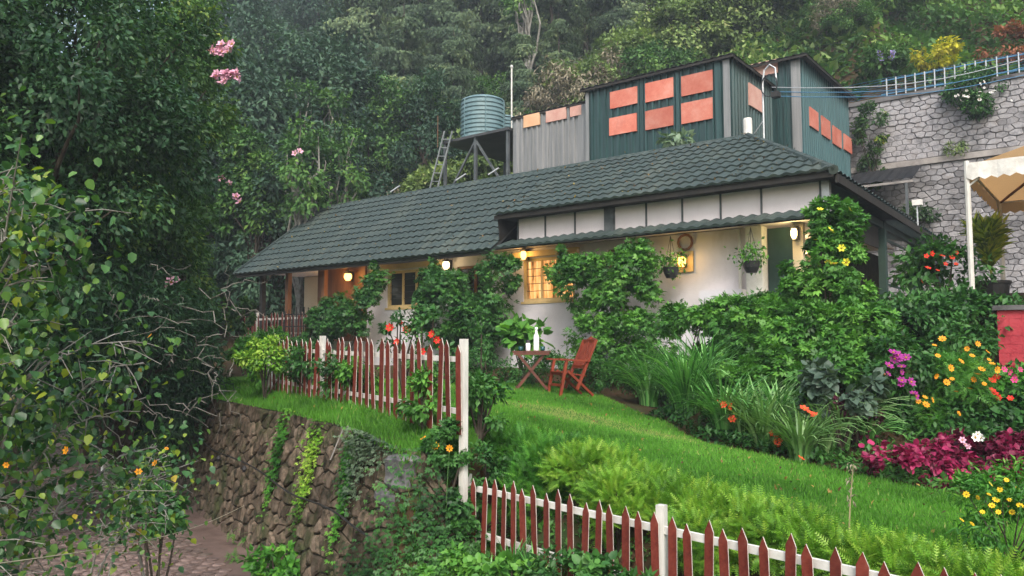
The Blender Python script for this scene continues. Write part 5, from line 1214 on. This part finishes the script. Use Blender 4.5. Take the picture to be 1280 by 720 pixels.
LOOK = {'slim': 'slender pale stemmed tree', 'blue': 'tall dark blue green tree', 'blue2': 'rounded dark blue green tree', 'mid': 'fresh green bushy tree', 'con': 'tall drooping conifer', 'con2': 'drooping yellow green conifer', 'dark': 'slim dark conifer', 'bush': 'pale green hillside bush', 'bush2': 'fresh green hillside bush', 'dry': 'dry grey brushwood bush'}
def zone(px):
    for lim, s_ in ((330, 'behind the large left trees'), (420, 'behind the roof\'s left end'), (480, 'above the left roof slope'), (545, 'left of the water tank'), (620, 'straight behind the tank'), (690, 'above the grey shed'), (760, 'above the dark shed\'s left end'), (840, 'above the dark shed\'s middle'), (920, 'above the dark shed\'s right end'), (1000, 'behind the blue green shed'), (1080, 'between blue green shed and stone wall'), (1150, 'above the stone wall\'s left end'), (1210, 'above the middle of the railing'), (9999, 'above the stone wall\'s right end')):
        if px < lim: return s_
seen_lab = {}
from collections import Counter
def tree_label(key, px, D):
    return '%s %s, %s' % (LOOK[key], zone(px), 'lowest row' if D < 38 else 'middle row' if D < 52 else 'top row in haze' if D > 70 else 'upper row')
def tree(key, px, D, s_=1.0, dz=0.0):
    p = spot(px, D); nm, ct = CATS.get(key, ('hillside_tree', 'tree'))
    dist = 'lowest row' if D < 38 else 'middle row' if D < 52 else 'top row in haze' if D > 70 else 'upper row'
    lab = tree_label(key, px, D); twins = sorted(t[1] for t in TREES if tree_label(*t[:3]) == lab)
    if len(twins) > 1: lab += ', '+('left one' if px == twins[0] else 'right one' if px == twins[-1] else ('second one', 'third one', 'fourth one', 'fifth one')[twins.index(px)-1])
    t = thing(nm, lab, ct, (p[0], p[1], p[2]+dz), 'trees and bushes on the hillside', random.uniform(0, 6.28)); t.scale = (s_*random.uniform(.92, 1.08), s_*random.uniform(.92, 1.08), s_)
    place(PROTO[key][0], 'trunk', t, True); place(PROTO[key][1], 'crown', t, True)
TREES = [
 ('blue', 280, 52, 1.5), ('blue', 245, 38, 1.1),
 ('slim', 372, 28, .95), ('slim', 414, 30, .95), ('slim', 392, 33, 1.1), ('slim', 660, 43, 1.1),
 ('blue', 40, 33, 1.1), ('blue2', 120, 30, 1.1), ('blue', 200, 32, 1.1), ('blue', -40, 40, 1.2), ('blue', 130, 45, 1.2), ('blue', 215, 44, 1.2), ('blue', 20, 55, 1.4), ('blue', 150, 62, 1.5),
 ('blue', 300, 34, 1.0), ('blue2', 352, 31, .9), ('blue', 385, 37, 1.05), ('blue2', 420, 33, .85), ('mid', 455, 36, 1.0), ('mid', 492, 37, .95), ('blue2', 530, 35, .75), ('con2', 500, 43, .85), ('con2', 565, 40, .62), ('mid', 610, 41, .6), ('con2', 655, 39, .55), ('con2', 700, 40, .5), ('dry', 645, 36, 1.0), ('dry', 715, 37, 1.1), ('dry', 760, 39, 1.0), ('dry', 485, 35, .9), ('bush', 600, 35, 1.1), ('bush', 560, 33, 1.1), ('bush2', 690, 36, 1.0), ('bush', 735, 38, 1.2),
 ('blue', 330, 46, 1.1), ('blue', 395, 48, 1.0), ('con', 445, 47, .95), ('con', 520, 50, 1.0), ('con2', 560, 47, .9), ('con', 600, 52, 1.0), ('con', 655, 50, .9), ('con2', 690, 47, .85), ('con', 735, 50, .9), ('con2', 780, 46, .75), ('con', 815, 51, .85), ('bush', 800, 41, 1.2), ('bush', 850, 40, 1.2), ('bush2', 830, 38, 1.1), ('bush', 890, 40, 1.2), ('mid', 870, 45, .7), ('mid', 925, 46, .7), ('dark', 985, 47, .62), ('bush', 940, 40, 1.2), ('bush2', 970, 42, 1.1),
 ('blue', 250, 58, 1.2), ('blue2', 340, 60, 1.4), ('blue', 420, 62, 1.2), ('con', 480, 64, 1.2), ('con', 560, 66, 1.2), ('dark', 625, 66, 1.2), ('con', 680, 64, 1.1), ('dark', 740, 66, 1.2), ('con', 790, 64, 1.1), ('con2', 850, 62, 1.0), ('con2', 900, 60, .9), ('mid', 960, 60, 1.0),
 ('bush', 1010, 42, 1.56), ('bush2', 1030, 39, 1.56), ('bush', 1058, 38, 1.43), ('bush2', 1085, 35, 0.90), ('bush', 1100, 42, 1.69), ('bush2', 1130, 36, 1.30), ('bush', 1145, 41, 1.56), ('bush', 1180, 39, 1.56), ('bush2', 1205, 37, 1.43), ('bush', 1235, 40, 1.69), ('bush2', 1268, 38, 1.56), ('bush', 1290, 36, 1.43), ('bush2', 1115, 48, 1.95), ('bush', 1066, 50.1, 2.08), ('bush', 1170, 50, 2.08), ('mid', 1225, 48, .7), ('bush2', 1265, 50, 1.95), ('bush', 1000, 54, 2.08), ('mid', 1040, 58, .9), ('bush', 1110, 60, 2.47), ('mid', 1180, 60, .9), ('bush2', 1250, 62, 2.60), ('bush', 1300, 46, 1.95), ('dry', 1060, 33.5, .6), ('bush2', 1075, 33, 0.55),
 ('mid', 1100, 72, 1.1), ('con', 1010, 74, 1.0), ('con2', 940, 74, 1.1), ('mid', 1190, 74, 1.2), ('mid', 1270, 76, 1.2), ('con', 860, 76, 1.2), ('con', 760, 78, 1.3), ('con', 650, 78, 1.3), ('blue', 540, 78, 1.4), ('blue', 440, 78, 1.4), ('blue', 340, 76, 1.4), ('blue', 240, 74, 1.4),
]
for t in TREES: tree(*t)
# coloured bushes at the wall railing
def hbush(name, label, px, py, Y, rad, n, size, mat, tm=T_LEAF):
    c = atY(px, py, Y); return plant(name, label, 'bush', [(c, rad)], n, size, tm, mat, base=(c[0], c[1], hz(c[0], c[1])), cr=.3, nst=5)
hbush('yellow_bush', 'bright yellow flowering bush behind the wall railing', 1172, 70, 31.3, (.75, .6, .45), 900, .17, L_YEL)
r_, _ = hbush('lilac_bush', 'green bush with lilac flowers behind the wall railing', 1108, 78, 31.6, (.8, .6, .5), 1300, .18, L_MID)
blooms(r_, BL('lilac', .12), [atY(1108+random.uniform(-9, 9), 69+random.uniform(-5, 5), 31.0) for _ in range(8)])
hbush('rust_bush', 'rusty red bush behind the wall railing near the frame edge', 1262, 58, 31.6, (.9, .6, .7), 1100, .17, L_RUST)
c = np.array([*atY(1217, 112, 29.85)]); r_, _ = plant('wall_bush', 'round dark bush with white flowers hanging on the tall stone wall', 'bush', [(c, (.82, .4, .62)), (c+np.array([.05, 0, -.5]), (.45, .3, .35))], 3200, .12, T_LEAF, L_HEDGE, base=(c[0], c[1]+.2, c[2]-.3), cr=.22)
blooms(r_, BL('white', .06), [c+np.array([rng.normal()*.35, -.45, -.3+rng.normal()*.25]) for _ in range(26)])
plant('wall_plant', 'dark creeper in the gap between the blue green shed and the stone wall', 'creeper', [((-7.0, 29.6, 8.6), (.5, .3, .9)), ((-7.0, 29.7, 7.2), (.4, .25, .7))], 1800, .13, T_LEAF, L_DARK2, base=(-7.0, 29.8, 6.5), cr=.25)
plant('wall_plant', 'small tuft of weeds on the concrete band of the stone wall', 'weeds', [(atY(1195, 185, 29.8), (.35, .15, .22))], 260, .12, T_LONG, L_HILL, base=atY(1195, 190, 29.9), cr=.15, nst=2)
plant('wall_plant', 'low dark climber on the stone wall above the veranda eave', 'creeper', [(atY(1140, 275, 29.7), (.7, .2, .6))], 900, .13, T_LEAF, L_DARK2, base=atY(1140, 290, 29.9), cr=.25, nst=4)
plant('roof_weed', 'pale leafy weed growing at the ridge below the red boards', 'weeds', [(atY(845, 173, 19.5), (.5, .2, .14))], 160, .2, T_LEAF, LM('pale_leaf', [(0, (.08,.14,.08)), (1, (.2,.28,.18))]), base=atY(845, 180, 19.5), cr=.14, nst=3)
# ------------------------------------------------------------------ large trees on the left of the drive
def big_tree(label, blobs, base, n, size, mat, tm, ncl, clr, nl=26, droop=.35, up=.05, shell=.35):
    t = thing('broadleaf_tree', label, 'tree', base); tr = MB(); b = np.array(base, float)
    P, out, vv, cc = clump_points(blobs, n, ncl, clr, up, shell); k = P[:, 2] > height(P[:, 0], P[:, 1])+.05
    place(leaf_mesh('crown', P[k], out[k], vv[k], size, tm, mat, droop), 'crown', t)
    top = np.mean([x[0] for x in blobs], 0); limb(tr, b-np.array([0, 0, .3]), b*.4+top*.6, .2, .08, 8, .12)
    for c in cc[::max(1, len(cc)//nl)]: limb(tr, b+(top-b)*random.uniform(.25, .6), c, .06, .012, 6, .25)
    tr.build('trunk', BARK, t); return t, cc
def bb(px, py, D, rx, ry, rz): return (atD(px, py, D), (rx, ry, rz))
t1, c1 = big_tree('large dark leaved tree filling the upper left corner', [bb(15, 120, 11.5, 2.4, 1.8, 2.0), bb(105, 60, 12.5, 1.9, 1.6, 1.6), bb(-5, 300, 11.5, 2.2, 1.6, 1.6), bb(125, 200, 12.5, 1.9, 1.5, 1.5), bb(-105, 60, 11, 2.2, 1.8, 2.2)], (*spot(20, 12.5)[:2], -1.9), 62000, .105, L_DARK, T_LEAF, 330, .5)
t2, c2 = big_tree('dark tree with pink trumpet flowers leaning towards the house roof', [bb(200, 120, 16, 1.35, 1.5, 1.9), bb(173, 240, 17, 1.15, 1.4, 1.7), bb(193, 40, 17, 1.6, 1.4, 1.5), bb(168, 300, 15, 1.7, 1.4, 1.5), bb(193, 330, 18, .8, 1.0, 1.0)], (*spot(215, 17)[:2], -1.6), 52000, .115, L_DARK2, T_LEAF, 300, .5)
for (px, py, D, m) in ((270, 64, 15.2, 14), (284, 60, 15.2, 9), (275, 96, 15.1, 18), (289, 94, 15.1, 14), (285, 225, 15.6, 2), (291, 248, 15.6, 3), (369, 190, 18.5, 2), (220, 353, 13.4, 3)):
    blooms(t2, BL('pink', .085, 5, .5), [atD(px+random.uniform(-9, 9), py+random.uniform(-6, 6), D) for _ in range(m)])
t3, c3 = big_tree('shadowy dense shrub tree above the far driveway', [bb(115, 400, 13.5, 2.0, 1.5, 1.2), bb(205, 430, 15.5, 1.3, 1.2, 1.3), bb(25, 430, 12, 1.8, 1.4, 1.3), bb(205, 500, 15.5, .9, .9, .9), bb(210, 420, 17.5, .6, .8, .8)], (*spot(150, 14.5)[:2], -1.9), 38000, .13, L_DARK, T_LONG, 240, .45)
t4, c4 = big_tree('light green young tree standing before the dark blue green trees', [bb(340, 235, 29.5, 1.2, 1.0, 1.7), bb(305, 210, 29.5, 1.1, .9, 1.4), bb(300, 280, 30, 1.0, .9, 1.2)], (*spot(330, 30)[:2], 1.0), 9000, .2, L_MID, T_LEAF, 80, .45)
t5, c5 = big_tree('dark evergreen beside the left gable of the house', [bb(205, 290, 21, .95, 1.1, 1.5), bb(205, 370, 20, .95, 1.1, 1.2), bb(240, 410, 21, .55, .6, .6)], (*spot(275, 21)[:2], -1.2), 17000, .13, L_DARK2, T_LEAF, 130, .4)
big_tree('tree behind the shrubs closing the end of the driveway', [bb(120, 470, 20, 2.6, 1.6, 1.6), bb(20, 420, 20, 2.6, 1.6, 2.2), bb(200, 480, 21, 1.8, 1.4, 1.4)], (*spot(110, 21)[:2], -1.6), 12000, .2, L_DARK, T_LEAF, 110, .6)
# bare grey twigs among the shrubs
tw = thing('dead_branches', 'tangle of bare grey twigs in front of the dark shrubs', 'branches', spot(200, 13.0)); mb = MB()
for k in range(40):
    a = atD(random.uniform(90, 290), random.uniform(330, 520), random.uniform(11.5, 13.5)); b = a+np.array([rng.normal()*.9, rng.normal()*.5, rng.normal()*.55-.1])
    limb(mb, a, b, .009, .003, 9, .25)
mb.build('twig', M('grey_twig', (.1,.095,.08), (.2,.19,.17), 7, .9, .1), tw)
# ------------------------------------------------------------------ big-leaved shrub close to the camera
def leaf_obj_mesh(key, wd):
    n = 6; vs = []; prof = [.0, .75, 1.0, .85, .5, .0]
    for i in range(n):
        y = i/(n-1); wv = wd*prof[i]; z = -.34*y*y+.03*math.sin(y*9); vs += [(-wv, y, z+.12*wv), (0, y, z), (wv, y, z+.12*wv)]
    fs = [(3*i+j, 3*i+j+1, 3*i+j+4, 3*i+j+3) for i in range(n-1) for j in (0, 1)]
    me = MB().add(vs, fs).mesh(key, None); me.materials.clear()
    return me
BIGM = [M('leaf_tone_%d' % k, a, b_, 8, .42, .45, 0, vary=.25) for k, (a, b_) in enumerate((((.022,.07,.025), (.035,.1,.035)), ((.05,.12,.02), (.08,.16,.03)), ((.13,.2,.015), (.2,.26,.03)), ((.3,.2,.015), (.24,.22,.03))))]
LMESH = []
for k in range(4):
    me = leaf_obj_mesh('leaf', .36 if k != 1 else .30); me.materials.append(BIGM[k]); me.polygons.foreach_set('use_smooth', [True]*len(me.polygons)); LMESH.append(me)
def near_shrub(label, base, tips, nleaf, joined, smin, smax, warm):
    t = thing('near_shrub', label, 'shrub', base, 'big-leaved shrubs in the near left'); st_ = MB(); cand = []
    for tip in tips:
        b = np.array(base)+rng.normal(size=3)*np.array([.2, .2, 0]); tip = np.array(tip); d = tip-b; pts = []
        for i in range(9):
            k = i/8; p = b+d*k; p[:2] = b[:2]+d[:2]*k**1.6; p[2] = b[2]+d[2]*math.sin(k*math.pi*.5)**.85; pts.append(p+rng.normal(size=3)*.015)
        st_.tube(pts, [.016-.0015*i for i in range(9)], 6, cap=False)
        for _ in range(26):
            k = random.uniform(.4, 1)*8; i = min(7, int(k)); q = pts[i]+(pts[i+1]-pts[i])*(k-i); sd = rng.normal(size=3)*np.array([.2, .2, .16]); q2 = q+sd*random.uniform(.3, 1.2)
            st_.tube([q, (q+q2)/2+np.array([0, 0, .02]), q2], [.005, .004, .002], 4, cap=False); cand += [q2+rng.normal(size=3)*.05 for _ in range(2)]
    st_.build('stem', MATS['pale_bark'], t); random.shuffle(cand)
    for p in cand[:nleaf]:
        kk = random.random(); me = LMESH[0 if kk < .42-warm*.2 else 1 if kk < .8-warm*.25 else 2 if kk < .96-warm*.1 else 3]; o = place(me, 'leaf', t, loc=p)
        T = unit(rng.normal(size=3)*.7+np.array([.1, -.2, -.55])); N = unit(rng.normal(size=3)*.5+np.array([.2, -.4, .8])); Bx = unit(np.cross(T, N)); N2 = np.cross(Bx, T)
        o.rotation_euler = Matrix((Bx, T, N2)).transposed().to_euler(); s_ = random.uniform(smin, smax); o.scale = (s_, s_, s_)
    q = np.array([cand[i % len(cand)] for i in range(joined)])+rng.normal(size=(joined, 3))*.14
    place(leaf_mesh('small_leaf', q, rdir(joined), rng.random(joined), .055, T_BROAD, L_BIG, .5), 'small_leaf', t)['kind'] = 'stuff'
    return t
n1 = near_shrub('big-leaved shrub with yellowing leaves at the left frame edge', (*atD(-150, 500, 4.6)[:2], -2.2), [atD(x, y, D) for x, y, D in ((20, 230, 4.4), (60, 250, 4.6), (110, 260, 4.8), (10, 290, 4.2), (40, 330, 4.4), (95, 330, 5.0), (-10, 210, 4.5), (30, 400, 4.5), (70, 440, 5.0))], 95, 2400, .05, .1, .6)
n2 = near_shrub('trailing big-leaved shrub with orange flowers over the cobbles', (*atD(-60, 620, 5.4)[:2], -2.2), [atD(x, y, D) for x, y, D in ((170, 425, 5.8), (195, 560, 6.2), (120, 520, 5.6), (60, 560, 5.2), (10, 620, 5.0), (200, 590, 6.4), (20, 500, 5.0), (180, 450, 5.8), (-20, 680, 4.6))], 75, 2000, .05, .1, .25)
blooms(n2, BL('amber', .022), [atD(x, y, D) for x, y, D in ((194, 579, 6.0), (208, 561, 6.0), (83, 563, 5.0), (8, 581, 4.7), (173, 590, 5.6), (188, 420, 5.6))])
n3 = near_shrub('drooping leafy shrub hanging low over the driveway', (*atD(120, 560, 7.6)[:2], -2.2), [atD(x, y, D) for x, y, D in ((205, 600, 7.8), (215, 630, 7.8), (180, 600, 7.8), (210, 570, 8.0))], 40, 700, .07, .11, 0)
gplant('drive_bush', 'rounded leafy bush standing on the cobbles edge', 'bush', 195, 640, 9.0, (.32, .3, .32), 800, .1, T_LEAF, L_HEDGE, nst=6)
# white gate post and red earth bank far down the drive
gpst = atD(132, 545, 17.0); tag(MB().box((gpst[0]-.05, gpst[1]-.05, -2.3), (gpst[0]+.05, gpst[1]+.05, gpst[2]+.5)).build('gate_post', OLDWHITE), 'thin white gate post far down the driveway', 'post')

# ------------------------------------------------------------------ haze
hv, hnt, ho = newmat('haze_air')
pv = hnt.nodes.new('ShaderNodeVolumePrincipled'); pv.inputs['Color'].default_value = (.82, .91, 1.0, 1); pv.inputs['Density'].default_value = .0017; pv.inputs['Anisotropy'].default_value = .2
hnt.links.new(pv.outputs[0], ho.inputs['Volume'])
HAZE = MB().box((-128, -38, -12), (66, 146, 112)).build('haze', hv); tag(HAZE, 'thin pale air over the hillside', kind='stuff')
